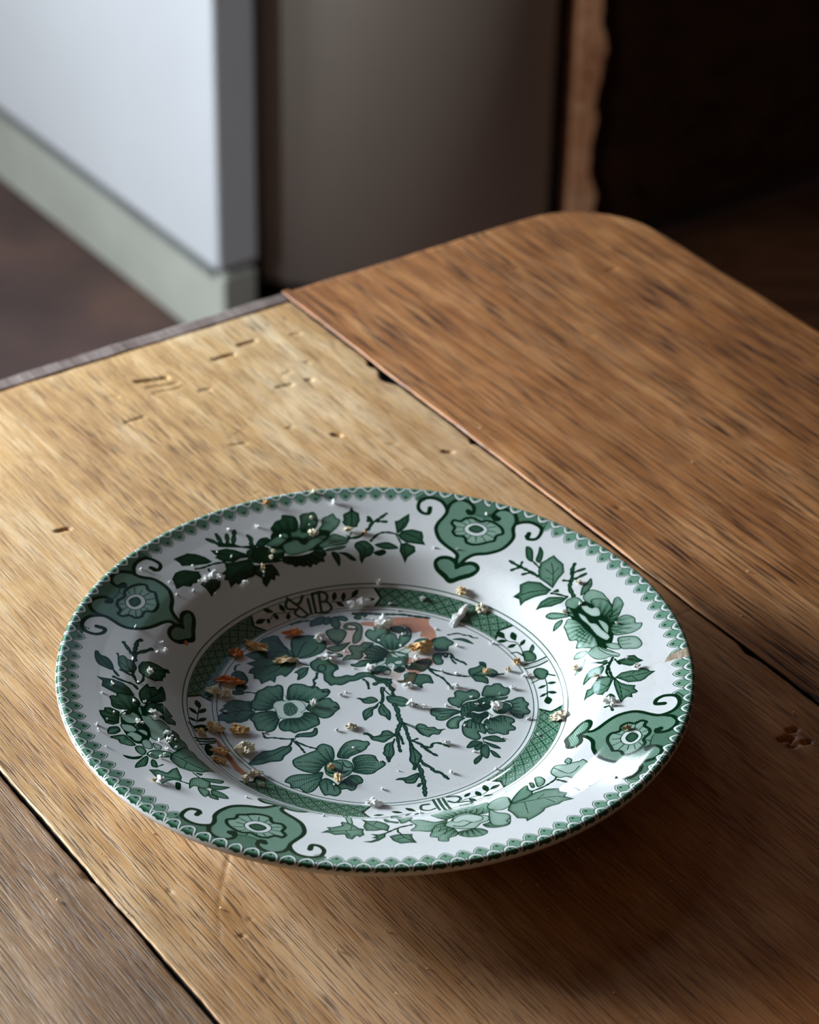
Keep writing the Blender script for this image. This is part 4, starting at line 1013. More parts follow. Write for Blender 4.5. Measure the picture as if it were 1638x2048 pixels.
def sdf(P, X, Y, closed=True):
    D = np.full(X.shape, 1e9, np.float32); ins = np.zeros(X.shape, bool)
    n = len(P)
    for i in range(n if closed else n - 1):
        ax, ay = P[i]; bx, by = P[(i + 1) % n]; dx, dy = bx - ax, by - ay; L = dx * dx + dy * dy
        if L < 1e-9: continue
        t = np.clip(((X - ax) * dx + (Y - ay) * dy) / L, 0, 1)
        np.minimum(D, (X - ax - t * dx) ** 2 + (Y - ay - t * dy) ** 2, out=D)
        if closed:
            c = ((ay > Y) != (by > Y)) & (X < (bx - ax) * (Y - ay) / (by - ay + 1e-12) + ax); ins ^= c
    return np.sqrt(D), ins
_cnt = [0]
def draw_closed(P, f, ow, e, core=None, smooth=True, tgt=None):
    Q = spline(P, True, 5) if smooth else spline(P, True, 1)
    Q = to_px(Q); g = region(Q, 4)
    if g is None: return
    x0, y0, x1, y1, X, Y = g; D, ins = sdf(Q, X, Y); s = np.where(ins, D, -D)
    cov = np.clip(s + 0.5, 0, 1)
    if tgt is not None:
        tgt[y0:y1, x0:x1] = np.maximum(tgt[y0:y1, x0:x1], np.clip(s / 3 + .5, 0, 1) * f); return
    _cnt[0] += 1; a = _cnt[0] * 2.39996
    mm = 1 / SCL
    if f > .05 and f < .9:
        ca, sa = math.cos(a), math.sin(a)
        ph = (X * ca + Y * sa) * mm * 2 * math.pi / 0.62 + 0.9 * np.sin((-X * sa + Y * ca) * mm * 2 * math.pi / 0.9)
        st = 0.36 * np.sin(ph) * np.cos((-X * sa + Y * ca) * mm * 2 * math.pi / 0.55 + a)  + 0.17 * np.sin(ph)
    else: st = 0
    rq = math.hypot(*(Q.mean(0) / SCL - HALF * 1000))
    v = ((.39 + f * .36 if rq < 58 else f * 1.12) if .1 < f < .9 else f) + st + e * np.exp(-D * mm / 0.55)
    if core is not None:
        cx, cy = to_px(core[:2]); d = np.hypot(X - cx, Y - cy) * mm
        ang = np.arctan2(Y - cy, X - cx)
        v = v + (0.62 + .22 * np.sin(ang * 26 + a)) * np.exp(-(d / core[2]) ** 2 * 1.3) - 0.05
    v = np.clip(v, 0, 1)
    if ow > 0:
        o = np.clip((ow * SCL * 1.05 - D) + .5, 0, 1); v = v * (1 - o) + 1.0 * o
    R = INK[y0:y1, x0:x1]; R[:] = R * (1 - cov) + v * cov
def draw_stroke(P, w, beads=False, tone=1.0):
    Q = to_px(spline(P, False, 6)); hw = w * SCL * .5; g = region(Q, hw * 1.4 + 3)
    if g is None: return
    x0, y0, x1, y1, X, Y = g
    L = np.concatenate([[0], np.cumsum(np.hypot(*np.diff(Q, axis=0).T))]); best = np.full(X.shape, -1e9, np.float32)
    for i in range(len(Q) - 1):
        ax, ay = Q[i]; bx, by = Q[i + 1]; dx, dy = bx - ax, by - ay; l2 = dx * dx + dy * dy
        if l2 < 1e-9: continue
        t = np.clip(((X - ax) * dx + (Y - ay) * dy) / l2, 0, 1); d = np.hypot(X - ax - t * dx, Y - ay - t * dy)
        s = L[i] + t * (L[i + 1] - L[i])
        h = hw * (0.94 + 0.20 * np.cos(s / SCL / 3.1 * 2 * math.pi + 1.2 * np.sin(s / SCL * .9))) if beads else hw
        np.maximum(best, h - d, out=best)
    cov = np.clip(best + .5, 0, 1)
    val = tone
    if beads: val = np.clip(1.0 - 0.38 * np.clip((best - 0.30 * SCL) / (0.35 * SCL), 0, 1), 0, 1)
    R = INK[y0:y1, x0:x1]; R[:] = R * (1 - cov) + np.maximum(val, R * 0) * cov
def run(data, rot=0.0):
    c, s = math.cos(rot), math.sin(rot)
    for ln in data.strip().split('\n'):
        h, b = ln.split(':'); h = h.split(); q = np.array([float(t) for t in b.split()]).reshape(-1, 2) / 20
        q = np.stack([c * q[:, 0] - s * q[:, 1], s * q[:, 0] + c * q[:, 1]], 1)
        v = [float(t) for t in h[1:]]
        if h[0] in 'CJ': draw_closed(q, v[0], v[1], v[2], v[3:] if len(v) > 5 else None, h[0] == 'C')
        elif h[0] == 'T': draw_stroke(q, v[0], True)
        elif h[0] == 'I': draw_stroke(q, v[0], False, .42)
        else: draw_stroke(q, v[0])
# -- polar fields
yy, xx = np.mgrid[0:NPX, 0:NPX].astype(np.float32)
xm = xx / SCL - HALF * 1000; ym = yy / SCL - HALF * 1000
RR = np.hypot(xm, ym); TH = np.degrees(np.arctan2(ym, xm)); del xx, yy
STEP = 360 / 115
def sm(x, w=0.07): return np.clip(x / w + .5, 0, 1)
def line(d, w): return np.clip((w * .5 - np.abs(d)) * SCL + .5, 0, 1)
def scallop(rows_phase, r0, depth, mask, ltip=1.5, dark=0.0, gap=.72):
    t = (rows_phase % 1.0) - .5
    a_ = np.abs(t) * 2
    rb = r0 + depth * (ltip * a_ + (1 - ltip) * a_ ** 4)
    slp = depth * (ltip + 4 * (1 - ltip) * a_ ** 3) / (STEP * math.pi / 180 * RR * .5)
    dr = (RR - rb) / np.sqrt(1 + slp * slp); ins = (dr > -0.13) & mask
    x = t * STEP * math.pi / 180 * RR
    v = np.zeros_like(RR)
    grn = np.clip(0.42 + 0.15 * np.sin(x * 9) * np.sin(RR * 9) + dark * np.clip((RR - 113.8) / 1.4, 0, 1.0), 0, 1)
    v = np.where(dr > gap, grn, v)
    v = np.maximum(v, line(dr, .26)); v = np.maximum(v, line(dr - gap, .20) * .95)
    dot = np.clip((0.42 - np.hypot(x, (RR - r0 - 2.3) * .8)) * SCL + .5, 0, 1); v = np.maximum(v, dot)
    INK[ins] = v[ins]
# segment-wise phases so the points fall where they do on the plate
segs = [(22.7, .16), (112.8, .15), (-157.2, -.16), (-67.3, 0.0)]
ph_in = np.zeros_like(RR); inrow = np.zeros(RR.shape, bool)
for c0, p0 in segs:
    dth = (TH - c0 + 180) % 360 - 180; s_ = np.abs(dth) <= 45.3
    ph_in = np.where(s_, dth / STEP + .5 - p0, ph_in)
    inrow |= (np.abs(dth) < 32.2)
near = RR > 104
scallop(ph_in, 106.9, 4.6, near & inrow & (RR < 113), 0.42)
run(CART_DATA, math.radians(67.9)); run(CART_DATA, math.radians(157.9)); run(CART_DATA, math.radians(-112.3)); run(CART_DATA, math.radians(-22.7))
scallop(ph_in + .5, 110.7, 4.2, near, 0.34, 0.34, 1.15)
INK[RR > 115.5 + 0.25 * np.sin(np.radians(TH) * 230)] = 0
# rings
for r_, w_ in ((70.1, .30), (68.5, .26), (59.4, .26), (57.8, .30)): INK[:] = np.maximum(INK, line(RR - r_, w_))
# lattice sections of the band
for a0, a1 in ((41.5, 92.0), (-48.0, -2.0), (-133.0, -90.0), (134.5, 182.5)):
    c0 = (a0 + a1) / 2; dth = (TH - c0 + 180) % 360 - 180; hw_ = (a1 - a0) / 2
    tr = (RR - 64.0) / 4.4
    lim = hw_ - 2.2 * (1 - np.abs(tr)) ** 1.0 + 0
    m_ = (np.abs(dth) < lim) & (RR > 59.7) & (RR < 68.3)
    s_ = dth * math.pi / 180 * 64
    a_ = s_ / 5.0 + (RR - 64) / 4.3; b_ = s_ / 5.0 - (RR - 64) / 4.3
    fa = (a_ % 1) - .5; fb = (b_ % 1) - .5
    x_ = (fa + fb) * 2.5; y_ = (fa - fb) * 2.15
    la = np.maximum(line((.5 - np.abs(fa)) * 3.3, .30), line((.5 - np.abs(fb)) * 3.3, .30))
    rr_ = np.hypot(x_, y_)
    v = 0.50 + 0.22 * np.sin(rr_ * 11)
    v = np.where(rr_ < .50, .05, v); v = np.maximum(v, line(rr_ - .50, .17)); v = np.maximum(v, np.clip((.17 - rr_) * SCL + .5, 0, 1))
    v = np.maximum(v, la)
    endd = (lim - np.abs(dth)) * math.pi / 180 * 64
    v = np.maximum(v, np.clip((1.1 - endd) * SCL * .5, 0, 1) * .97)
    INK[m_] = v[m_]
run(PRINT_DATA)
REFLECT_MASK = np.zeros_like(INK); CHIPM = np.zeros_like(INK)
for s_, P_ in ORANGE_REFLECTIONS: draw_closed(np.array(P_) / 10, s_, 0, 0, None, True, REFLECT_MASK)
draw_closed(np.array(CHIP) / 10, 1.0, 0, 0, None, True, CHIPM)
buf = np.ones((NPX, NPX, 4), np.float32); buf[..., 0] = INK; buf[..., 1] = REFLECT_MASK; buf[..., 2] = CHIPM
img = bpy.data.images.new('plate_print', NPX, NPX, alpha=False, float_buffer=False)
img.colorspace_settings.name = 'Non-Color'
img.pixels.foreach_set(buf.ravel()); img.update(); img.pack()
del buf, RR, TH, xm, ym

mp = NT('printed_glazed_earthenware')
tx = mp.n('ShaderNodeTexImage'); tx.image = img; tx.interpolation = 'Cubic'; tx.extension = 'EXTEND'
uvn = mp.n('ShaderNodeUVMap'); uvn.uv_map = 'flat'; mp.l(uvn.outputs[0], tx.inputs[0])
sp = mp.n('ShaderNodeSeparateColor'); mp.l(tx.outputs[0], sp.inputs[0])
glz = mp.ramp(mp.noise(24, (1, 1, 1), 4, .6), [(0.3, (0.73, 0.745, 0.745)), (0.7, (0.79, 0.805, 0.81))])
vo = mp.n('ShaderNodeTexVoronoi'); vo.feature = 'DISTANCE_TO_EDGE'; vo.inputs['Scale'].default_value = 130
tc = mp.n('ShaderNodeTexCoord'); mp.l(tc.outputs['Object'], vo.inputs[0])
craz = mp.ramp(vo.outputs['Distance'], [(0.0, (1, 1, 1)), (0.018, (0, 0, 0))])
crg = mp.ramp(mp.noise(14), [(0.45, (0, 0, 0)), (0.65, (1, 1, 1))])
glz = mp.mix(mp.math('MULTIPLY', mp.math('MULTIPLY', craz, crg), .22), glz, (0.50, 0.40, 0.27))
ink_c = mp.ramp(sp.outputs[0], [(0.0, (1, 1, 1)), (0.12, (0.74, 0.87, 0.80)), (0.38, (0.22, 0.44, 0.31)), (0.58, (0.045, 0.150, 0.082)), (0.76, (0.010, 0.056, 0.026)), (1.0, (0.003, 0.030, 0.012))])
col = mp.mix(1.0, glz, ink_c, 'MULTIPLY')
refl_tint = mp.ramp(mp.noise(60, (1, 1, 1), 5, .6, .4), [(0.3, (0.52, 0.12, 0.03)), (0.7, (0.80, 0.29, 0.11))])
col = mp.mix(sp.outputs[1], col, mp.mix(1.0, col, refl_tint, 'MULTIPLY'))  # multiplies in the orange tint that imitates a glaze reflection
chipc = mp.ramp(mp.noise(1, (900, 160, 200), 4, .6), [(0.35, (0.22, 0.15, 0.09)), (0.65, (0.50, 0.40, 0.29))])
col = mp.mix(sp.outputs[2], col, chipc)
mp.l(col, mp.b.inputs['Base Color'])
mp.l(mp.math('ADD', mp.math('MULTIPLY', sp.outputs[2], .5), .07), mp.b.inputs['Roughness'])
mp.b.inputs['IOR'].default_value = 1.5
bpn = mp.n('ShaderNodeBump'); bpn.inputs['Strength'].default_value = .12; bpn.inputs['Distance'].default_value = .0006
mp.l(mp.math('ADD', mp.noise(40, (1, 1, 1), 2), mp.math('MULTIPLY', sp.outputs[2], -1.2)), bpn.inputs['Height']); mp.l(bpn.outputs[0], mp.b.inputs['Normal'])
m_under = plain('cream_glaze', (0.66, 0.60, 0.52), 0.2, 0.5, 0.05, 30)

PROF = [(0, 3.6), (50, 3.6), (57.8, 3.7), (61, 4.1), (65, 5.0), (68.3, 6.2), (70.1, 7.1), (72.5, 9.1), (75, 11.3), (77, 13.0), (79, 14.5), (82, 16.0), (90, 18.1), (100, 20.1), (108, 21.9), (112, 23.0)]
def prof_z(r): return float(np.interp(r * 1000, [p[0] for p in PROF], [p[1] for p in PROF])) / 1000
def build_plate():
    pf = np.array(PROF)
    top = [(r, np.interp(r, pf[:, 0], pf[:, 1])) for r in list(np.linspace(0, 56, 12)) + list(np.linspace(57, 112, 76))]
    t = np.array(top); z = t[:, 1].copy()
    for _ in range(3): z[1:-1] = (z[:-2] + 2 * z[1:-1] + z[2:]) / 4
    top = list(zip(t[:, 0], z)); nt = 0
    lip = [(112.9, 23.25), (113.7, 23.36), (114.3, 23.15), (114.75, 22.75), (115.02, 22.2), (115.12, 21.6), (115.08, 20.9)]
    und = [(114.8, 20.2), (114.1, 19.6), (112, 18.9), (100, 16.8), (88, 14.4), (80, 12.0), (75, 8.5), (70, 4.2), (66.5, 2.0), (65.2, 0.6), (64.4, 0.0), (61.4, 0.0), (60.6, 0.9), (60, 1.6), (30, 1.6), (0, 1.6)]
    pr = top + lip + und; ntop = len(top) + len(lip)
    N = 360; vs = []; ur = []
    acc = 0; prev = None
    for i, (r, z_) in enumerate(pr):
        if prev is None: rad = 0
        elif r <= 112.001 and i < len(top): rad = r
        else: rad = min(ur[-1] + math.hypot(r - prev[0], z_ - prev[1]), 118.5)
        ur.append(rad); prev = (r, z_)
    for i, (r, z_) in enumerate(pr):
        for k in range(N):
            a = 2 * math.pi * k / N
            wv = 1 + 0.0012 * math.sin(3 * a + 1) * (r > 100)
            vs.append((r * wv * math.cos(a) / 1000, r * wv * math.sin(a) / 1000, z_ / 1000))
    fs = []; fm = []
    for i in range(len(pr) - 1):
        for k in range(N):
            a, b = i * N + k, i * N + (k + 1) % N
            fs.append((a, b, b + N, a + N)); fm.append(0 if i < ntop - 1 else 1)
    # collapse the two poles
    o = mesh_obj('dinner_plate', vs, [f[::-1] for f in fs], [mp.m, m_under], None, True, fm)
    me = o.data; uv = me.uv_layers.new(name='flat')
    li = np.empty(len(me.loops), int); me.loops.foreach_get('vertex_index', li)
    ring = li // N; ang = (li % N) * 2 * math.pi / N; rad = np.array(ur)[ring] / 1000
    uvs = np.stack([.5 + rad * np.cos(ang) / (2 * HALF), .5 + rad * np.sin(ang) / (2 * HALF)], 1).astype(np.float32)
    uv.data.foreach_set('uv', uvs.ravel())
    o.location = (0, 0, TZ + 0.0003)
    return tag(o, 'white plate with green floral transfer print and crumbs, standing on the table', 'plate')
plate = build_plate()

# ------------------------------------------------------------------ crumbs
BIG = [
 (-762, 5994, 44, 20, 'white', -25, 'long white crumb lying across the leaf border at the back of the well'),
 (3075, 5297, 46, 22, 'white', -60, 'tall pale crumb standing on the inner ring line at the back right of the well'),
 (224, 4715, 34, 26, 'white', -40, 'jagged white crumb over the painted orange reflection'),
 (1623, 3326, 50, 24, 'toast', -10, 'large toasted crumb with a pale torn edge on the central peony'),
 (3949, 5569, 26, 18, 'pale', 20, 'flat pale crumb bridging the double ring line at the back right'),
 (3201, 6432, 14, 24, 'tan', -60, 'tan flake stuck on the white slope just below the heart of the back medallion'),
 (-2151, 3760, 16, 26, 'white', 60, 'white crumb with a beige tip on the big dark leaf of the centre'),
 (-1841, 2540, 38, 17, 'white', 5, 'white crumb with a tan end between the dark leaf and the peony'),
 (-3416, 2327, 46, 18, 'tan', -8, 'long buttery flake lying flat on the big dark leaf'),
 (-4546, 3155, 54, 20, 'toast', 30, 'long golden flake slanting across the inner ring at the back left'),
 (-5265, 2693, 20, 30, 'orange', 70, 'upright orange-red flake on the left inner ring line'),
 (-3203, 4070, 38, 15, 'orange', -12, 'glossy orange-red crumb near the top of the dark leaf'),
 (-5412, 1014, 60, 18, 'orange', 8, 'largest orange flake, curved, on the left part of the ring'),
 (-5934, 357, 26, 22, 'pale', 30, 'pale crumb on the left inner ring below the curved orange flake'),
 (-5504, 224, 26, 24, 'pale', -30, 'pale crumb just right of the left inner ring, under the orange flake'),
 (-5717, -1864, 36, 22, 'tan', 10, 'ragged tan crumb on the left inner ring line'),
 (-6201, -2292, 22, 14, 'tan', 10, 'small tan crumb on the dark border beside the ragged tan one'),
 (-4851, -1932, 38, 22, 'toast', 8, 'orange-brown crumb alone on the plain glaze left of the centre'),
 (-4601, -3018, 42, 26, 'pale', -10, 'white and yellow ruffled crumb at the tip of the lower left leaf'),
 (-5432, -3318, 32, 18, 'toast', -5, 'brown crumb on the upper end of the thin orange streak'),
 (-5422, -3920, 30, 14, 'toast', 8, 'darker brown crumb just beneath another on the thin orange streak'),
 (-4159, -4428, 36, 14, 'pale', -12, 'pale crumb at the lower end of the thin orange streak'),
 (-4454, -4998, 16, 16, 'pale', 30, 'small pale crumb just left of the one ending the orange streak'),
 (-3874, -5081, 12, 7, 'pale', -10, 'small flat pale crumb on the lattice border at the lower left'),
 (88, -5865, 34, 17, 'white', 0, 'white domed crumb on the double ring line at the front'),
 (-822, -1555, 24, 14, 'pale', -10, 'white pointed crumb on clear glaze between the flowers'),
 (1201, 986, 20, 12, 'white', 0, 'white crumb directly under the orange tinted leaf'),
 (1306, -125, 13, 18, 'white', 50, 'upright white crumb at the tip of the small leaf in the middle'),
 (1818, -286, 26, 9, 'white', 15, 'smooth white sliver beside the flower on the right'),
 (-2245, -281, 15, 13, 'white', 0, 'white crumb on the right petal of the dark left flower'),
 (-240, 1915, 18, 14, 'white', 10, 'white crumb on the twisted branch below the peony'),
 (1443, 2597, 11, 13, 'white', 40, 'white crumb on the orange tinted lower petals'),
 (-1457, -3888, 15, 12, 'tan', 5, 'beige crumb in the yolk of the lower flower'),
 (-1207, -4491, 16, 18, 'tan', -20, 'crumbly beige crumb on the lower petal edge of the front flower'),
 (2566, -2333, 17, 8, 'white', 5, 'white crumb on the end of the right hand twig'),
 (2932, 1017, 16, 8, 'white', -5, 'white sliver at the end of the stem above the right flower'),
 (4423, -283, 16, 24, 'white', 80, 'tall white crumb in the heart of the right flower'),
 (4085, 1854, 17, 13, 'tan', -5, 'beige crumb on the leaf bud above the right flower'),
 (4905, 2064, 12, 8, 'tan', 5, 'smooth beige grain right of the leaf bud'),
 (5250, 2555, 11, 16, 'toast', 40, 'toasted grain on the right inner ring line'),
 (5547, 1734, 20, 9, 'white', -5, 'bluish white crumb between the two right ring lines'),
 (6681, -1006, 33, 25, 'cream', 0, 'big round cream crumb on the outer ring line at the right'),
 (-5127, 5898, 14, 9, 'white', 0, 'oval white crumb below the dark leaf of the back left spray'),
 (-6578, 5559, 11, 12, 'white', 0, 'leftmost white crumb of the cluster on the small back left leaf'),
 (-6407, 5867, 10, 13, 'white', 0, 'topmost white crumb of the cluster on the small back left leaf'),
 (-6161, 5787, 14, 9, 'white', 30, 'rightmost white crumb of the cluster on the small back left leaf'),
 (-4495, 6729, 9, 12, 'tan', 0, 'beige crumb on the serrated leaf of the back spray'),
 (-4122, 7550, 9, 9, 'cream', 0, 'upper cream crumb at the base of the back peony'),
 (-4189, 7257, 8, 8, 'cream', 30, 'lower cream crumb at the base of the back peony'),
 (-1885, 10444, 9, 12, 'white', 80, 'white crumb near the back edge of the rim'),
 (-4528, 10111, 16, 9, 'toast', 30, 'yellow and white crumb on the scalloped back edge'),
 (-2735, 9550, 8, 7, 'cream', 0, 'small cream crumb on the top petal of the back peony'),
 (-2661, 8640, 19, 13, 'cream', 5, 'cream crumb in the middle of the back peony'),
 (-1281, 8991, 18, 11, 'cream', 0, 'cream crumb under the round leaf of the back spray'),
 (-624, 8916, 8, 7, 'toast', 0, 'orange grain on the twig of the back spray'),
 (-2710, 10893, 12, 8, 'pale', 0, 'pale crumb on the very edge of the rim at the back'),
 (-32, 7052, 7, 11, 'white', 30, 'white sliver on the outer ring line at the back'),
 (1677, 6317, 11, 8, 'white', -40, 'white crumb on the lattice border at the back'),
 (-8190, -177, 13, 14, 'white', 0, 'square white crumb on the round leaf of the left spray'),
 (-7785, -2648, 25, 14, 'white', 10, 'large white crumb on the left spray'),
 (-8248, -3428, 17, 8, 'white', 30, 'white crumb in the heart of the left flower'),
 (-7772, 1349, 11, 10, 'white', 0, 'white crumb on bare glaze above the left spray'),
 (-7262, -3732, 13, 9, 'white', -10, 'white crumb right of the left flower'),
 (-7143, -4159, 12, 9, 'white', 20, 'white crumb on the lower leaf of the left spray'),
 (-7122, 2285, 8, 10, 'orange', 60, 'small red flake on the slope at the left'),
 (-7178, -6775, 14, 14, 'white', 60, 'curled white sliver by the small leaf at the front left'),
 (-7395, -6889, 9, 6, 'tan', 0, 'beige grain left of the curled white sliver'),
 (7583, 5662, 11, 9, 'cream', -10, 'cream crumb on the twigs of the right spray'),
 (7011, 4179, 8, 6, 'tan', 0, 'beige grain on the left edge of the right peony'),
 (9479, 366, 7, 17, 'white', 70, 'thin white sliver on the lower leaf of the right spray'),
 (7384, 1240, 10, 22, 'cream', -60, 'cream strip on the faded leaf of the right spray'),
 (8053, 237, 10, 6, 'tan', -20, 'beige grain on the lower leaves of the right spray'),
 (8280, -1393, 14, 9, 'white', 0, 'left one of two white crumbs under the right spray'),
 (8502, -1419, 13, 12, 'white', 20, 'right one of two white crumbs under the right spray'),
 (8509, -1695, 11, 8, 'white', 0, 'white crumb on the last bud of the right spray'),
 (8919, -3268, 16, 7, 'tan', -20, 'long tan crumb on the flower of the right medallion'),
]
SMALL_PLATE = [(3007, 3527), (5022, 946), (5092, 947), (5524, -846), (4606, -1958), (4155, -839), (4051, -1410), (3254, -1296), (3501, 410), (3966, 28), (2959, 1807), (2199, 4619), (4553, 631), (2435, 1906), (3720, -40), (2606, -148), (2690, 911), (-915, 4544), (-585, 5172), (-225, 5112), (957, 4195), (-1215, 3048), (731, 5711), (-841, 2013), (1212, 2253), (661, 2067), (881, 3486), (-1105, 533), (-1282, 366), (432, 6094), (900, -3945), (2795, -4002), (361, -4989), (4349, -3756), (4984, 1017), (-1331, -4799), (1693, -6469), (-707, -2760), (3581, -2786), (261, -3435), (-1593, -7910), (-7119, 6219), (-6998, 4883), (-5903, 8486), (-4813, 8834), (-6255, 7165), (-5704, 7012), (-6285, 6120), (-3870, 8397), (-6210, 5005), (-6846, 5467), (-7589, 4511), (-4443, 6404), (-4423, 6548), (-2794, 9189), (2089, 8177), (2965, 8042), (4131, 9840), (438, 6090), (2204, 4588), (4301, 3754), (5242, 2619), (958, 4190), (-8788, -2965), (-9382, -1322), (-8827, 380), (-8512, -890), (-9685, -1922), (-9642, -3916), (-9334, -3465), (-9145, -2997), (-8542, -2095), (-8178, -2013), (-7449, -4236), (-7675, -5171), (-6853, -4450), (-7146, -4650), (-9186, -5167), (-8016, 1139), (-7052, -3664), (-6913, -3854), (-7300, -5312), (-7178, -5076), (-8843, -2824), (-7900, 1717), (-9544, -4246), (8906, 3071), (7596, 4463), (9153, 972), (5511, 1736), (4883, 2038), (5044, 1020), (5604, -811), (5903, -1878), (7099, -3914), (8357, -6196), (-7909, 5126), (-6995, 4892), (-9005, 5577), (-7582, 4488), (-8920, 2242), (-5873, 8491), (-4238, -7083), (-1590, -7873), (-1346, -1729), (-1088, 521), (-3924, -1960), (-5430, -808), (-5304, -2905), (-5514, -3288)]
SMALL_TABLE = [(7148, -7576), (6728, -7742), (6466, -8073), (6663, -8312), (6750, -8158), (6955, -8340), (7199, -8143), (7411, -8287), (7640, -8317), (7318, -8562), (6531, -9035), (7046, -9158), (6782, -9277), (6902, -9347), (6181, -9720), (8227, -9351), (8311, -9283), (9292, -7352), (9154, -8605), (9751, -8959), (9643, -8906), (10059, -8986), (10186, -9102), (9446, -9283), (9238, -9456), (10264, -8447), (10350, -8538), (10677, -8742), (10290, -7625), (11586, -6174), (12004, -6627), (11754, -6974), (11646, -6977), (11199, -7376), (11087, -7446), (10994, -9048), (11225, -9253), (10625, -9687), (12573, -9880), (11124, -10507), (11795, -7974), (5998, -10635), (6571, -12882), (9229, -9896), (10899, -6353), (13923, -2773), (12442, -3402), (13379, -8063), (8630, -15550), (7977, -14495), (5086, -9240), (621, -11840), (-966, -12765), (4588, -8876), (5112, -9258), (5035, -8299), (1975, -13592), (988, -14760), (5909, -8833), (5674, -9442), (12940, 17456), (14276, 17481), (15981, 15284), (14518, 9424), (13999, 6401), (15352, 324), (7703, 13607), (-10310, -10680), (-9104, -8329), (-4875, -10911), (-7437, -7176), (-8416, -12180), (-7906, -11277), (11718, 31919), (12396, 31950), (4033, 19814), (732, 16468)]

def crumb_mat(name, c1, c2, sss=0.0, rough=0.75):
    m = NT(name); nz = m.noise(420, (1, 1, 1), 4, .65)
    m.l(m.ramp(nz, [(0.32, c1), (0.62, c2)]), m.b.inputs['Base Color']); m.b.inputs['Roughness'].default_value = rough
    if sss: m.b.inputs['Subsurface Weight'].default_value = sss; m.b.inputs['Subsurface Radius'].default_value = (.002, .0015, .001); m.b.inputs['Subsurface Scale'].default_value = 1.0
    b = m.n('ShaderNodeBump'); b.inputs['Strength'].default_value = .25; b.inputs['Distance'].default_value = .0004
    m.l(nz, b.inputs['Height']); m.l(b.outputs[0], m.b.inputs['Normal']); return m.m
CM = {'white': crumb_mat('white_crumb', (0.90, 0.90, 0.87), (1.0, 1.0, 0.99), .25), 'pale': crumb_mat('pale_crumb', (0.66, 0.58, 0.38), (0.94, 0.90, 0.76)),
      'cream': crumb_mat('cream_crumb', (0.70, 0.60, 0.40), (0.90, 0.86, 0.72)), 'tan': crumb_mat('tan_crumb', (0.62, 0.42, 0.20), (0.92, 0.78, 0.52)),
      'toast': crumb_mat('toasted_crumb', (0.62, 0.30, 0.08), (0.95, 0.70, 0.36)), 'orange': crumb_mat('orange_crumb', (0.62, 0.13, 0.02), (0.90, 0.34, 0.08), 0, .35)}
def ico(sub):
    import bmesh
    bm = bmesh.new(); bmesh.ops.create_icosphere(bm, subdivisions=sub, radius=1.0)
    v = np.array([q.co[:] for q in bm.verts]); f = [tuple(x.index for x in q.verts) for q in bm.faces]; bm.free(); return v, f
ICO = {s: ico(s) for s in (1, 2, 4)}
def flake(name, a, b, h, mat, seed, sub=4):
    """irregular torn flake: half sizes a, b, thickness h"""
    v, f = ICO[sub]; rnd = random.Random(seed); o1 = Vector((rnd.uniform(-9, 9), rnd.uniform(-9, 9), rnd.uniform(-9, 9)))
    out = []
    for p in v:
        q = Vector(p); n1 = mnoise.noise(q * 1.3 + o1); n2 = mnoise.noise(q * 3.1 + o1); n3 = mnoise.noise(q * 7.5 + o1)
        k = 1 + .55 * n1 + .42 * n2 + .26 * n3
        x, y, z = q.x * a * k, q.y * b * (1 + .5 * n2 + .6 * n1 + .25 * n3), q.z * h * .34 * (1 + .5 * n3 + .4 * n2)
        z += h * .95 * mnoise.noise(Vector((q.x * 1.7, q.y * 1.7, 0)) + o1) + h * .35 * mnoise.noise(Vector((q.x * 5, q.y * 5, 2)) + o1)
        out.append((x, y, z))
    out = np.array(out); out[:, 2] -= out[:, 2].min()
    return mesh_obj(name, out, f, mat, None, sub < 4)
def surf_n(x, y):
    r = math.hypot(x, y); 
    dz = (prof_z(r + .0008) - prof_z(max(r - .0008, 0))) / .0016
    if r < 1e-5: return Vector((0, 0, 1))
    return Vector((-dz * x / r, -dz * y / r, 1)).normalized()
CAMX = Vector((1, 0.012, 0))
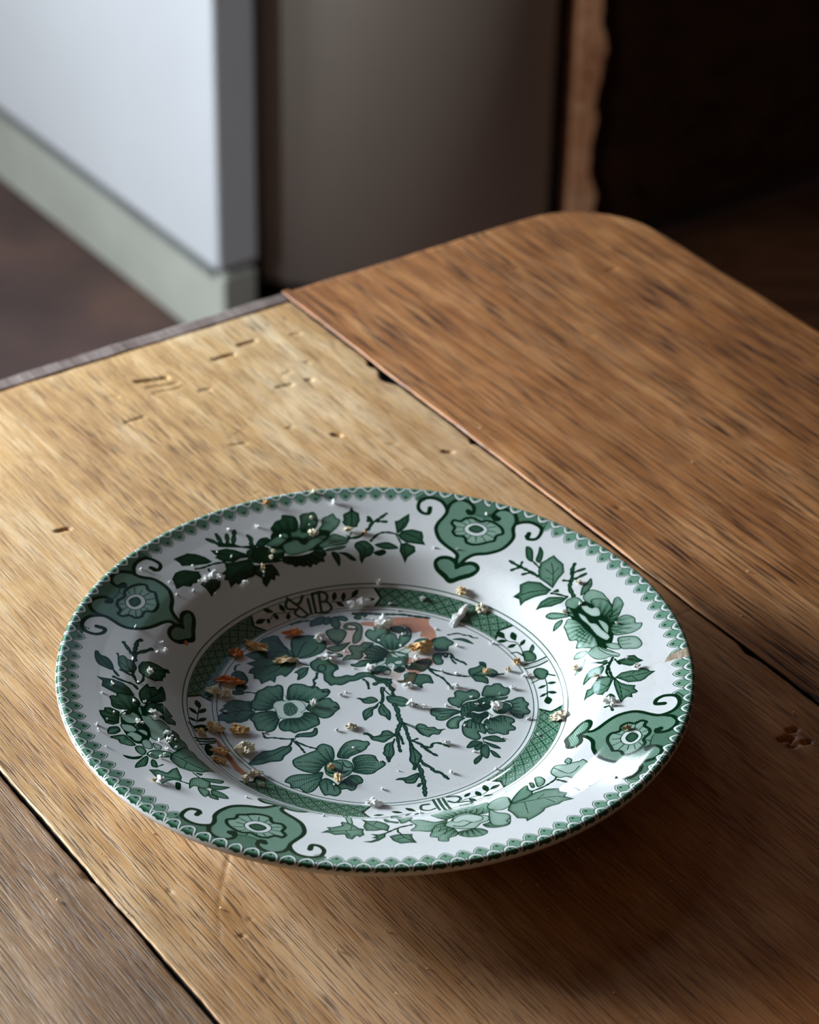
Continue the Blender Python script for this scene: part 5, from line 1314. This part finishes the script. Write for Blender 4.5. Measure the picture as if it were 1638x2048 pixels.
for i, (x, y, wpx, hpx, kind, ang, lab) in enumerate(BIG):
    x, y = x / 1e5, y / 1e5; r = math.hypot(x, y)
    L = wpx / 5.5 / 2000; Wd = max(hpx / 3.4 / 2000, hpx / 5.5 / 2000) * .85
    ar = ang
    if abs(ang) > 45: L, Wd = wpx / 4.6 / 2000, hpx / 5.0 / 2000
    L *= .94; Wd *= .94; th = min(max(.0009, .62 * min(L, Wd)), .003)
    if wpx < 20: th = max(.0009, min(L, Wd) * 1.1)
    o = flake('bread_crumb', L, Wd * .8, th, CM[kind], 100 + i)
    n_ = surf_n(x, y); zz = prof_z(min(r, .1125))
    o.location = (x, y, TZ + 0.0003 + zz - th * .10)
    rot = n_.to_track_quat('Z', 'Y').to_matrix() @ Matrix.Rotation(math.radians(-ar * 1.25 if abs(ar) < 60 else -ar), 3, 'Z')
    # keep local x roughly along world x
    qx = (CAMX - n_ * CAMX.dot(n_)).normalized(); qy = n_.cross(qx)
    B = Matrix((qx, qy, n_)).transposed() @ Matrix.Rotation(math.radians(-ar), 3, 'Z')
    o.rotation_euler = B.to_euler()
    tag(o, lab, 'crumb')
protos = [flake('bread_speck', .00045, .00040, .0006, CM['white'], 900 + k, 2) for k in range(4)]
rs = random.Random(5)
def speck(me, loc, s, lab, grp, name='bread_speck', first=None):
    o = first or bpy.data.objects.new(name, me)
    if not first: COL.objects.link(o)
    o.location = loc; o.rotation_euler = (0, 0, rs.uniform(0, 6.28)); o.scale = (s * rs.uniform(.7, 1.3), s * rs.uniform(.7, 1.2), s)
    tag(o, lab, 'crumb', grp)
used = 0
for x, y in SMALL_PLATE:
    x, y = x / 1e5, y / 1e5; r = math.hypot(x, y)
    f = protos[used] if used < 4 else None
    speck(protos[used % 4].data, (x, y, TZ + .0001 + prof_z(min(r, .1125))), rs.uniform(.8, 1.5), 'tiny white bread speck scattered on the printed plate', 'tiny white specks on the plate', first=f)
    used += 1
sp2 = [flake('bread_speck', .00035, .00030, .0005, CM['tan'], 950 + k, 2) for k in range(3)]
for i, (x, y) in enumerate(SMALL_TABLE):
    f = sp2[i] if i < 3 else None
    speck(sp2[i % 3].data, (x / 1e5, y / 1e5, TZ + .0001), rs.uniform(.55, 1.35), 'tiny bread speck lying on the wooden table around the plate', 'tiny specks on the table', first=f)
